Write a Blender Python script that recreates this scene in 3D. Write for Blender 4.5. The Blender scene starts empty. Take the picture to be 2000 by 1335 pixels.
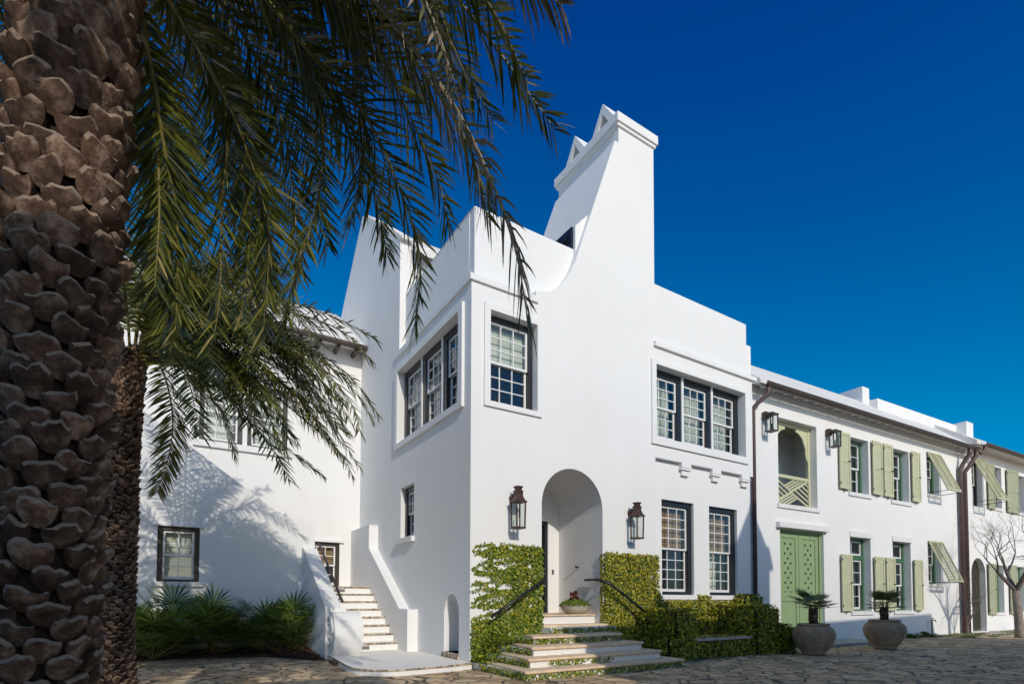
import bpy, math, random
from mathutils import Vector, Matrix, noise
from mathutils.geometry import tessellate_polygon
R = math.radians
rnd = random.Random(7)
sc = bpy.context.scene
COL = sc.collection

# ------------------------------------------------------------------ camera
HC = 1.35
CAM = Vector((-5.03, -9.55, HC))
hd, pt, rl = R(57.7745), R(2.0216), R(0.1512)
fw = Vector((math.cos(hd) * math.cos(pt), math.sin(hd) * math.cos(pt), math.sin(pt)))
r0 = Vector((math.sin(hd), -math.cos(hd), 0)); u0_ = r0.cross(fw)
rt = r0 * math.cos(rl) + u0_ * math.sin(rl); up = -r0 * math.sin(rl) + u0_ * math.cos(rl)
cam = bpy.data.cameras.new('camera'); co = bpy.data.objects.new('camera', cam); COL.objects.link(co)
m = Matrix((( rt.x, up.x, -fw.x, CAM.x), (rt.y, up.y, -fw.y, CAM.y), (rt.z, up.z, -fw.z, CAM.z), (0, 0, 0, 1)))
co.matrix_world = m
cam.sensor_fit = 'HORIZONTAL'; cam.sensor_width = 36; cam.lens = 1054.746 / 2000 * 36
cam.shift_y = (1133.93 - 667.5) / 2000; cam.clip_start = 0.05; cam.clip_end = 3000
sc.camera = co

# ------------------------------------------------------------------ light
SUN_T, SUN_A = 0.57, 0.17            # drop per metre of +y, sideways drift per metre of +y
sdir = Vector((-SUN_A, -1, SUN_T)).normalized()      # towards the sun
elev = math.asin(sdir.z)
az = math.atan2(sdir.x, sdir.y)                       # clockwise from +y
sun = bpy.data.lights.new('sun', 'SUN'); sun.energy = 2.5; sun.angle = R(0.55); sun.color = (1.0, 0.915, 0.785)
so = bpy.data.objects.new('sun', sun); COL.objects.link(so)
so.rotation_euler = (-sdir).to_track_quat('-Z', 'Y').to_euler(); so.location = (-10, -30, 25)
w = bpy.data.worlds.new('World'); sc.world = w; w.use_nodes = True
nt = w.node_tree; bg = nt.nodes['Background']
sky = nt.nodes.new('ShaderNodeTexSky'); sky.sky_type = 'NISHITA'; sky.sun_disc = False
sky.sun_elevation = elev; sky.sun_rotation = az
sky.air_density = 0.9; sky.dust_density = 1.6; sky.ozone_density = 2.7; sky.altitude = 300
hs = nt.nodes.new('ShaderNodeHueSaturation'); hs.inputs['Hue'].default_value = 0.503
hs.inputs['Saturation'].default_value = 1.12
hs.inputs['Value'].default_value = 1.33
sb = nt.nodes.new('ShaderNodeMix'); sb.data_type = 'RGBA'; sb.blend_type = 'SUBTRACT'; sb.inputs[0].default_value = 1.0
sb.inputs[7].default_value = (1.4, 0.60, 0.0, 1); sb.clamp_result = False
mxz = nt.nodes.new('ShaderNodeVectorMath'); mxz.operation = 'MAXIMUM'; mxz.inputs[1].default_value = (0.0, 0.0, 0.0)
nt.links.new(sky.outputs[0], sb.inputs[6]); nt.links.new(sb.outputs[2], mxz.inputs[0]); nt.links.new(mxz.outputs[0], hs.inputs['Color']); nt.links.new(hs.outputs[0], bg.inputs['Color'])
bg.inputs['Strength'].default_value = 0.1
sc.view_settings.view_transform = 'Standard'; sc.view_settings.look = 'None'
sc.view_settings.exposure = 0.0; sc.view_settings.gamma = 1.0
sc.cycles.max_bounces = 10; sc.cycles.transparent_max_bounces = 16

# ------------------------------------------------------------------ materials
MATS = {}
def newmat(name):
    mt = bpy.data.materials.new(name); mt.use_nodes = True
    MATS[name] = mt
    n = mt.node_tree.nodes; return mt, mt.node_tree, n['Principled BSDF']
def nd(t, typ, **kw):
    n = t.nodes.new(typ)
    for k, v in kw.items():
        if k in n.inputs: n.inputs[k].default_value = v
        else: setattr(n, k, v)
    return n
def ramp(t, stops):
    n = t.nodes.new('ShaderNodeValToRGB'); e = n.color_ramp.elements
    while len(e) < len(stops): e.new(0.5)
    for el, (p, c) in zip(e, stops): el.position = p; el.color = (*c, 1)
    return n
def plain(name, col, rough=0.6, var=0.0, scale=8, bump=0.0, bscale=60, metal=0.0, island=False):
    mt, t, b = newmat(name)
    b.inputs['Roughness'].default_value = rough; b.inputs['Metallic'].default_value = metal
    b.inputs['Base Color'].default_value = (*col, 1)
    tc = nd(t, 'ShaderNodeTexCoord')
    if var:
        if island:
            g = nd(t, 'ShaderNodeNewGeometry'); src = g.outputs['Random Per Island']
        else:
            nz = nd(t, 'ShaderNodeTexNoise', Scale=scale, Detail=5.0, Roughness=0.6); t.links.new(tc.outputs['Object'], nz.inputs['Vector']); src = nz.outputs['Fac']
        lo = [c * (1 - var) for c in col]; hi = [min(1, c * (1 + var)) for c in col]
        rp = ramp(t, [(0.25, lo), (0.75, hi)])
        t.links.new(src, rp.inputs[0]); t.links.new(rp.outputs[0], b.inputs['Base Color'])
    if bump:
        n2 = nd(t, 'ShaderNodeTexNoise', Scale=bscale, Detail=4.0); t.links.new(tc.outputs['Object'], n2.inputs['Vector'])
        bp = nd(t, 'ShaderNodeBump', Strength=bump, Distance=0.02); t.links.new(n2.outputs['Fac'], bp.inputs['Height']); t.links.new(bp.outputs[0], b.inputs['Normal'])
    return mt
def stucco(name, col, streak=0.06):
    mt, t, b = newmat(name); b.inputs['Roughness'].default_value = 0.88
    b.inputs['Specular IOR Level'].default_value = 0.25
    g = nd(t, 'ShaderNodeNewGeometry')
    mp = nd(t, 'ShaderNodeMapping'); mp.inputs['Scale'].default_value = (1.6, 1.6, 0.22); t.links.new(g.outputs['Position'], mp.inputs['Vector'])
    n1 = nd(t, 'ShaderNodeTexNoise', Scale=1.3, Detail=6.0, Roughness=0.65); t.links.new(mp.outputs[0], n1.inputs['Vector'])
    n3 = nd(t, 'ShaderNodeTexNoise', Scale=0.55, Detail=4.0); t.links.new(g.outputs['Position'], n3.inputs['Vector'])
    mx = nd(t, 'ShaderNodeMath', operation='ADD'); t.links.new(n1.outputs['Fac'], mx.inputs[0]); t.links.new(n3.outputs['Fac'], mx.inputs[1])
    rp = ramp(t, [(0.3, [c * (1 - streak) for c in (col[0], col[1] * .995, col[2] * .98)]), (0.62, col)])
    hf = nd(t, 'ShaderNodeMath', operation='MULTIPLY'); hf.inputs[1].default_value = 0.5; t.links.new(mx.outputs[0], hf.inputs[0])
    t.links.new(hf.outputs[0], rp.inputs[0]); t.links.new(rp.outputs[0], b.inputs['Base Color'])
    n2 = nd(t, 'ShaderNodeTexNoise', Scale=45.0, Detail=3.0); t.links.new(g.outputs['Position'], n2.inputs['Vector'])
    n4 = nd(t, 'ShaderNodeTexNoise', Scale=2.2, Detail=2.0); t.links.new(g.outputs['Position'], n4.inputs['Vector'])
    ad = nd(t, 'ShaderNodeMath', operation='MULTIPLY_ADD'); ad.inputs[1].default_value = 6.0; t.links.new(n4.outputs['Fac'], ad.inputs[0]); t.links.new(n2.outputs['Fac'], ad.inputs[2])
    bp = nd(t, 'ShaderNodeBump', Strength=0.16, Distance=0.006); t.links.new(ad.outputs[0], bp.inputs['Height']); t.links.new(bp.outputs[0], b.inputs['Normal'])
    return mt
stucco('stucco', (0.80, 0.80, 0.795), 0.05)
stucco('stucco_roof', (0.74, 0.725, 0.70), 0.14)
plain('white_paint', (0.78, 0.78, 0.77), 0.45)
plain('black_frame', (0.014, 0.016, 0.022), 0.38)
plain('brown_frame', (0.028, 0.02, 0.017), 0.4)
plain('green_frame', (0.06, 0.15, 0.08), 0.45)
plain('dark_gap', (0.006, 0.006, 0.006), 0.9)
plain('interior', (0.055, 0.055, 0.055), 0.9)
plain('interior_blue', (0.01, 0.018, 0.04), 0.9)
plain('copper', (0.08, 0.038, 0.032), 0.5, 0.5, 14, 0.2, 30, 0.35)
plain('bronze', (0.075, 0.055, 0.05), 0.5, 0.4, 10, 0.0, 30, 0.35)
plain('gutter_brown', (0.085, 0.064, 0.057), 0.45, 0.25, 3, 0.0, 30, 0.2)
plain('pipe_brown', (0.105, 0.066, 0.062), 0.45, 0.22, 2, 0.0, 30, 0.15)
plain('iron', (0.012, 0.013, 0.016), 0.42)
plain('iron_brown', (0.035, 0.028, 0.024), 0.45)
plain('sage', (0.53, 0.53, 0.345), 0.6, 0.07, 5, 0.05, 40)
plain('sage_dark', (0.37, 0.39, 0.255), 0.6, 0.07, 5)
plain('door_green', (0.275, 0.375, 0.185), 0.55, 0.06, 3, 0.05, 40)
plain('tread', (0.72, 0.545, 0.365), 0.85, 0.22, 7, 0.4, 50)
plain('sill_stone', (0.74, 0.735, 0.72), 0.85, 0.08, 7, 0.2, 50)
plain('curtain', (0.62, 0.64, 0.55), 0.9, 0.05, 6)
plain('lamp_cloth', (0.7, 0.62, 0.45), 0.9)
plain('terracotta', (0.40, 0.28, 0.185), 0.85, 0.3, 5, 0.3, 30)
plain('bowl_stone', (0.5, 0.47, 0.41), 0.9, 0.15, 9, 0.4, 40)
plain('soil', (0.045, 0.032, 0.024), 1.0, 0.4, 30, 0.6, 60)
plain('mulch', (0.085, 0.042, 0.026), 1.0, 0.6, 0, island=True)
plain('succulent', (0.16, 0.055, 0.04), 0.6, 0.5, 0, island=True)
plain('moss', (0.15, 0.21, 0.02), 0.9, 0.5, 0, island=True)
plain('path_stone', (0.52, 0.45, 0.36), 0.9, 0.2, 4, 0.3, 30)
plain('slab_stone', (0.42, 0.39, 0.34), 0.9, 0.2, 4, 0.3, 30)
plain('gate_green', (0.10, 0.095, 0.06), 0.6)
plain('tree_bark', (0.26, 0.215, 0.18), 0.9, 0.45, 9, 0.6, 30)
plain('twig', (0.17, 0.135, 0.12), 0.9, 0.3, 9)
plain('trunk_fibre', (0.035, 0.022, 0.016), 1.0, 0.6, 20, 0.8, 40)
plain('vent_grey', (0.16, 0.155, 0.15), 0.6)

def leafmat(name, stops, rough=0.45, trans=0.25, spec=0.5, objscale=0):
    mt, t, b = newmat(name); b.inputs['Roughness'].default_value = rough
    b.inputs['Specular IOR Level'].default_value = spec
    g = nd(t, 'ShaderNodeNewGeometry'); rp = ramp(t, stops)
    t.links.new(g.outputs['Random Per Island'], rp.inputs[0]); t.links.new(rp.outputs[0], b.inputs['Base Color'])
    tr = nd(t, 'ShaderNodeBsdfTranslucent'); t.links.new(rp.outputs[0], tr.inputs['Color'])
    mx = nd(t, 'ShaderNodeMixShader'); mx.inputs[0].default_value = trans
    out = t.nodes['Material Output']
    t.links.new(b.outputs[0], mx.inputs[1]); t.links.new(tr.outputs[0], mx.inputs[2]); t.links.new(mx.outputs[0], out.inputs[0])
    return mt
leafmat('ivy', [(0.0, (0.04, 0.075, 0.008)), (0.3, (0.12, 0.165, 0.016)), (0.62, (0.36, 0.36, 0.022)), (0.93, (0.62, 0.52, 0.03)), (1.0, (0.36, 0.16, 0.03))], 0.4, 0.18)
leafmat('ivy_green', [(0.0, (0.04, 0.09, 0.01)), (0.4, (0.14, 0.21, 0.018)), (0.8, (0.32, 0.36, 0.025)), (1.0, (0.58, 0.46, 0.03))], 0.4, 0.18)
leafmat('palm_leaf', [(0.0, (0.035, 0.05, 0.009)), (0.4, (0.105, 0.125, 0.02)), (0.85, (0.24, 0.235, 0.05)), (1.0, (0.42, 0.34, 0.14))], 0.3, 0.24, 0.6)
leafmat('palm_leaf_dry', [(0.0, (0.07, 0.07, 0.02)), (0.4, (0.16, 0.15, 0.05)), (0.75, (0.24, 0.18, 0.1)), (1.0, (0.42, 0.33, 0.24))], 0.5, 0.15)
leafmat('palmetto', [(0.0, (0.035, 0.07, 0.012)), (0.5, (0.095, 0.16, 0.03)), (1.0, (0.28, 0.34, 0.07))], 0.35, 0.2)
leafmat('fan_palm', [(0.0, (0.06, 0.10, 0.025)), (0.7, (0.13, 0.18, 0.045)), (0.95, (0.2, 0.2, 0.06)), (1.0, (0.3, 0.2, 0.08))], 0.4, 0.2)
leafmat('grass', [(0.0, (0.06, 0.1, 0.015)), (0.7, (0.14, 0.19, 0.03)), (1.0, (0.28, 0.24, 0.09))], 0.6, 0.2)
plain('rachis', (0.17, 0.145, 0.04), 0.5, 0.3, 6)
plain('rachis_dry', (0.3, 0.24, 0.15), 0.6, 0.3, 6)
plain('ivy_stem', (0.06, 0.045, 0.03), 0.9)

def glass(name, ior):
    mt, t, b = newmat(name)
    gl = nd(t, 'ShaderNodeBsdfGlossy', Roughness=0.015); gl.inputs['Color'].default_value = (0.95, 0.97, 1, 1)
    tp = nd(t, 'ShaderNodeBsdfTransparent'); tp.inputs['Color'].default_value = (0.88, 0.91, 0.89, 1)
    lw_ = nd(t, 'ShaderNodeLayerWeight', Blend=0.5); pw = nd(t, 'ShaderNodeMath', operation='POWER'); pw.inputs[1].default_value = 4.0
    fr = nd(t, 'ShaderNodeMath', operation='MULTIPLY_ADD'); fr.inputs[1].default_value = .8; fr.inputs[2].default_value = ((ior - 1) / (ior + 1)) ** 2 * 1.6
    t.links.new(lw_.outputs['Facing'], pw.inputs[0]); t.links.new(pw.outputs[0], fr.inputs[0])
    g = nd(t, 'ShaderNodeNewGeometry')
    nz = nd(t, 'ShaderNodeTexNoise', Scale=2.5); t.links.new(g.outputs['Position'], nz.inputs['Vector'])
    bp = nd(t, 'ShaderNodeBump', Strength=0.05, Distance=0.02); t.links.new(nz.outputs['Fac'], bp.inputs['Height']); t.links.new(bp.outputs[0], gl.inputs['Normal'])
    mx = nd(t, 'ShaderNodeMixShader')
    t.links.new(fr.outputs[0], mx.inputs[0]); t.links.new(tp.outputs[0], mx.inputs[1]); t.links.new(gl.outputs[0], mx.inputs[2])
    t.links.new(mx.outputs[0], t.nodes['Material Output'].inputs[0])
glass('glass', 1.6); glass('lamp_glass', 1.22)
def bamboo():
    mt, t, b = newmat('bamboo'); b.inputs['Roughness'].default_value = 0.8
    g = nd(t, 'ShaderNodeNewGeometry'); sx = nd(t, 'ShaderNodeSeparateXYZ'); t.links.new(g.outputs['Position'], sx.inputs[0])
    mp = nd(t, 'ShaderNodeMapping'); mp.inputs['Scale'].default_value = (2, 2, 60); t.links.new(g.outputs['Position'], mp.inputs['Vector'])
    nz = nd(t, 'ShaderNodeTexNoise', Scale=1.6, Detail=3.0); t.links.new(mp.outputs[0], nz.inputs['Vector'])
    rp = ramp(t, [(0.3, (0.14, 0.075, 0.028)), (0.7, (0.48, 0.30, 0.13))]); t.links.new(nz.outputs['Fac'], rp.inputs[0]); t.links.new(rp.outputs[0], b.inputs['Base Color'])
bamboo()
def paving():
    mt, t, b = newmat('flagstone'); b.inputs['Roughness'].default_value = 0.85
    g = nd(t, 'ShaderNodeNewGeometry')
    nz = nd(t, 'ShaderNodeTexNoise', Scale=1.4, Detail=3.0); t.links.new(g.outputs['Position'], nz.inputs['Vector'])
    sub = nd(t, 'ShaderNodeVectorMath', operation='MULTIPLY_ADD'); sub.inputs[1].default_value = (0.5, 0.5, 0); 
    t.links.new(nz.outputs['Color'], sub.inputs[0]); t.links.new(g.outputs['Position'], sub.inputs[2])
    fl = nd(t, 'ShaderNodeMapping'); fl.inputs['Scale'].default_value = (1, 1, 0); t.links.new(sub.outputs[0], fl.inputs['Vector'])
    v1 = nd(t, 'ShaderNodeTexVoronoi', Scale=2.7, feature='DISTANCE_TO_EDGE'); v2 = nd(t, 'ShaderNodeTexVoronoi', Scale=2.7)
    t.links.new(fl.outputs[0], v1.inputs['Vector']); t.links.new(fl.outputs[0], v2.inputs['Vector'])
    sx = nd(t, 'ShaderNodeSeparateColor'); t.links.new(v2.outputs['Color'], sx.inputs[0])
    rp = ramp(t, [(0.0, (0.36, 0.255, 0.14)), (0.35, (0.60, 0.435, 0.25)), (0.7, (0.78, 0.61, 0.39)), (1.0, (0.70, 0.46, 0.24))]); t.links.new(sx.outputs[0], rp.inputs[0])
    n2 = nd(t, 'ShaderNodeTexNoise', Scale=7.0, Detail=8.0, Roughness=0.7); t.links.new(g.outputs['Position'], n2.inputs['Vector'])
    m1 = nd(t, 'ShaderNodeMix', data_type='RGBA', blend_type='MULTIPLY'); m1.inputs[0].default_value = 1.0
    r2 = ramp(t, [(0.3, (0.38, 0.36, 0.34)), (0.5, (.9, .88, .85)), (0.72, (1.3, 1.27, 1.22))]); t.links.new(n2.outputs['Fac'], r2.inputs[0])
    t.links.new(rp.outputs[0], m1.inputs[6]); t.links.new(r2.outputs[0], m1.inputs[7])
    gp = ramp(t, [(0.0, (1, 1, 1)), (0.02, (1, 1, 1)), (0.05, (0, 0, 0))]); t.links.new(v1.outputs['Distance'], gp.inputs[0])
    m2 = nd(t, 'ShaderNodeMix', data_type='RGBA'); t.links.new(gp.outputs[0], m2.inputs[0]); t.links.new(m1.outputs[2], m2.inputs[6]); m2.inputs[7].default_value = (0.075, 0.062, 0.045, 1)
    t.links.new(m2.outputs[2], b.inputs['Base Color'])
    h1 = nd(t, 'ShaderNodeMath', operation='MINIMUM'); h1.inputs[1].default_value = 0.08; t.links.new(v1.outputs['Distance'], h1.inputs[0])
    h2 = nd(t, 'ShaderNodeMath', operation='MULTIPLY_ADD'); h2.inputs[1].default_value = 0.12; t.links.new(n2.outputs['Fac'], h2.inputs[0]); t.links.new(h1.outputs[0], h2.inputs[2])
    bp = nd(t, 'ShaderNodeBump', Strength=0.9, Distance=0.16); t.links.new(h2.outputs[0], bp.inputs['Height']); t.links.new(bp.outputs[0], b.inputs['Normal'])
paving()
def coral():
    mt, t, b = newmat('coral_stone'); b.inputs['Roughness'].default_value = 0.9
    g = nd(t, 'ShaderNodeNewGeometry')
    v = nd(t, 'ShaderNodeTexNoise', Scale=16.0, Detail=4.0, Roughness=0.7); t.links.new(g.outputs['Position'], v.inputs['Vector'])
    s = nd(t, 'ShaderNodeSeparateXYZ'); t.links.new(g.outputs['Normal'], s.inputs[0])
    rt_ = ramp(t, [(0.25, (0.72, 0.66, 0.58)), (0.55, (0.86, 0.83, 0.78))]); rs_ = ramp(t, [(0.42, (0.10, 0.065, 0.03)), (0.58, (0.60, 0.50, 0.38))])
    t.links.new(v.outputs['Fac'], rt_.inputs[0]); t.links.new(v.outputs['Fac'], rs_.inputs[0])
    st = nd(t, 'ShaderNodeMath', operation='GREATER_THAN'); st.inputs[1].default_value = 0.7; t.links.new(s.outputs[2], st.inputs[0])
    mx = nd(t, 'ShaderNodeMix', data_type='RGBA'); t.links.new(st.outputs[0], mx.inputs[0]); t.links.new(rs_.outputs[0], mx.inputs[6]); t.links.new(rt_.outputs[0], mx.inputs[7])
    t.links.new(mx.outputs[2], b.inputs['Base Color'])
    bp = nd(t, 'ShaderNodeBump', Strength=0.5, Distance=0.02); t.links.new(v.outputs['Fac'], bp.inputs['Height']); t.links.new(bp.outputs[0], b.inputs['Normal'])
coral()
def bootmat():
    mt, t, b = newmat('palm_boot'); b.inputs['Roughness'].default_value = 0.8; b.inputs['Specular IOR Level'].default_value = 0.3
    g = nd(t, 'ShaderNodeNewGeometry')
    n1 = nd(t, 'ShaderNodeTexNoise', Scale=9.0, Detail=7.0, Roughness=0.7); t.links.new(g.outputs['Position'], n1.inputs['Vector'])
    rp = ramp(t, [(0.32, (0.035, 0.019, 0.012)), (0.5, (0.12, 0.072, 0.048)), (0.7, (0.36, 0.265, 0.20))]); t.links.new(n1.outputs['Fac'], rp.inputs[0])
    r2 = ramp(t, [(0.0, (0.5, 0.46, 0.42)), (.6, (1.0, .95, .92)), (1.0, (1.5, 1.42, 1.36))]); t.links.new(g.outputs['Random Per Island'], r2.inputs[0])
    mx = nd(t, 'ShaderNodeMix', data_type='RGBA', blend_type='MULTIPLY'); mx.inputs[0].default_value = 1; t.links.new(rp.outputs[0], mx.inputs[6]); t.links.new(r2.outputs[0], mx.inputs[7])
    t.links.new(mx.outputs[2], b.inputs['Base Color'])
    mp = nd(t, 'ShaderNodeMapping'); mp.inputs['Scale'].default_value = (1, 1, 0.25); t.links.new(g.outputs['Position'], mp.inputs['Vector'])
    n2 = nd(t, 'ShaderNodeTexNoise', Scale=60.0, Detail=4.0); t.links.new(mp.outputs[0], n2.inputs['Vector'])
    bp = nd(t, 'ShaderNodeBump', Strength=0.5, Distance=0.012); t.links.new(n2.outputs['Fac'], bp.inputs['Height']); t.links.new(bp.outputs[0], b.inputs['Normal'])
bootmat()
plain('palm_cut', (0.25, 0.185, 0.135), 0.9, 0.5, 14, 0.5, 50)

# ------------------------------------------------------------------ helpers
def IDM(u, c, z): return (u, c, z)            # walls facing -y
def LFM(u, c, z): return (c, u, z)            # walls facing -x, u runs along y
class MB:
    def __init__(s): s.v = []; s.f = []; s.mi = []; s.m = 0
    def face(s, pts):
        i = len(s.v); s.v += [tuple(p) for p in pts]; s.f.append(tuple(range(i, i + len(pts)))); s.mi.append(s.m)
    def add(s, vs, fs):
        i = len(s.v); s.v += [tuple(p) for p in vs]
        for f in fs: s.f.append(tuple(i + k for k in f)); s.mi.append(s.m)
    def box(s, a, b, M=IDM):
        x0, x1 = sorted((a[0], b[0])); y0, y1 = sorted((a[1], b[1])); z0, z1 = sorted((a[2], b[2]))
        P = [M(x, y, z) for z in (z0, z1) for x, y in ((x0, y0), (x1, y0), (x1, y1), (x0, y1))]
        s.add(P, [(0, 3, 2, 1), (4, 5, 6, 7), (0, 1, 5, 4), (1, 2, 6, 5), (2, 3, 7, 6), (3, 0, 4, 7)])
    def prism(s, loops, c0, c1, M=IDM):
        """loops of (u, z), first is the outline and the rest are holes; solid from depth c0 to c1"""
        flat = [p for l in loops for p in l]
        tri = tessellate_polygon([[Vector((p[0], p[1], 0)) for p in l] for l in loops])
        n = len(flat)
        s.add([M(p[0], c0, p[1]) for p in flat] + [M(p[0], c1, p[1]) for p in flat], [t for t in tri] + [tuple(n + k for k in reversed(t)) for t in tri])
        for l in loops:
            k = len(l)
            s.add([M(p[0], c0, p[1]) for p in l] + [M(p[0], c1, p[1]) for p in l], [(i, (i + 1) % k, k + (i + 1) % k, k + i) for i in range(k)])
    def tube(s, pts, rad, seg=8, cap=True):
        pts = [Vector(p) for p in pts]; n = len(pts)
        if not isinstance(rad, (list, tuple)): rad = [rad] * n
        vs = []; pa = None
        for i, p in enumerate(pts):
            d = (pts[min(i + 1, n - 1)] - pts[max(i - 1, 0)]).normalized()
            if pa is None: pa = d.orthogonal().normalized()
            else:
                pa = (pa - d * pa.dot(d)); pa = pa.normalized() if pa.length > 1e-6 else d.orthogonal().normalized()
            q = d.cross(pa)
            for k in range(seg):
                a = 2 * math.pi * k / seg; vs.append(p + (pa * math.cos(a) + q * math.sin(a)) * rad[i])
        fs = [(i * seg + k, i * seg + (k + 1) % seg, (i + 1) * seg + (k + 1) % seg, (i + 1) * seg + k) for i in range(n - 1) for k in range(seg)]
        if cap: fs += [tuple(reversed(range(seg))), tuple((n - 1) * seg + k for k in range(seg))]
        s.add(vs, fs)
    def lathe(s, prof, seg=32, o=(0, 0, 0)):
        vs = [(o[0] + r * math.cos(2 * math.pi * k / seg), o[1] + r * math.sin(2 * math.pi * k / seg), o[2] + z) for r, z in prof for k in range(seg)]
        n = len(prof)
        s.add(vs, [(i * seg + k, i * seg + (k + 1) % seg, (i + 1) * seg + (k + 1) % seg, (i + 1) * seg + k) for i in range(n - 1) for k in range(seg)])
    def build(s, name, mat, parent=None, label=None, smooth=False, recalc=True):
        me = bpy.data.meshes.new(name); me.from_pydata(s.v, [], s.f)
        mats = mat if isinstance(mat, (list, tuple)) else [mat]
        for q in mats: me.materials.append(MATS[q])
        if len(mats) > 1: me.polygons.foreach_set('material_index', s.mi)
        if smooth: me.polygons.foreach_set('use_smooth', [True] * len(s.f))
        me.update()
        ob = bpy.data.objects.new(name, me); COL.objects.link(ob)
        if parent is not None: ob.parent = parent
        if label: ob['label'] = label
        return ob
def bevel(ob, wd, seg=2):
    b = ob.modifiers.new('bevel', 'BEVEL'); b.width = wd; b.segments = seg; b.limit_method = 'ANGLE'; b.angle_limit = R(40)
    w_ = ob.modifiers.new('weld', 'WELD'); w_.merge_threshold = 0.0004
    ob.modifiers.move(1, 0)
    return ob
def tag(o, label, cat, group=None):
    o['label'] = label; o['category'] = cat
    if group: o['group'] = group
    return o
def thing(name, label, cat, loc=(0, 0, 0), rz=0, group=None):
    o = bpy.data.objects.new(name, None); COL.objects.link(o); o.location = loc; o.rotation_euler = (0, 0, rz)
    o.empty_display_size = 0.2
    return tag(o, label, cat, group)
def structure(o): o['kind'] = 'structure'; return o
def stuff(o, label=None, cat=None):
    o['kind'] = 'stuff'
    if label: tag(o, label, cat)
    return o
def dup(root, loc, rz, label, group=None):
    r = root.copy(); COL.objects.link(r); r.location = loc; r.rotation_euler = (0, 0, rz); r['label'] = label
    if group: r['group'] = group
    for ch in list(root.children):
        c = ch.copy(); COL.objects.link(c); c.parent = r
        for g in list(ch.children):
            d = g.copy(); COL.objects.link(d); d.parent = c
    return r
def arch(u0, u1, z0, zs, n=20, ry=None):
    r = (u1 - u0) / 2; c = (u0 + u1) / 2; ry = ry or r
    return [(u0, z0), (u1, z0)] + [(c + r * math.cos(math.pi * i / n), zs + ry * math.sin(math.pi * i / n)) for i in range(n + 1)]
def rect(u0, u1, z0, z1): return [(u0, z0), (u1, z0), (u1, z1), (u0, z1)]
def bez(pts, n=24):
    """Catmull-Rom through points"""
    P = [Vector(p) for p in pts]; P = [P[0] * 2 - P[1]] + P + [P[-1] * 2 - P[-2]]
    out = []; k = len(P) - 3
    for i in range(n + 1):
        t = i / n * k; j = min(int(t), k - 1); f = t - j
        a, b, c, d = P[j:j + 4]
        out.append(0.5 * ((2 * b) + (c - a) * f + (2 * a - 5 * b + 4 * c - d) * f * f + (3 * b - a - 3 * c + d) * f ** 3))
    return out

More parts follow.
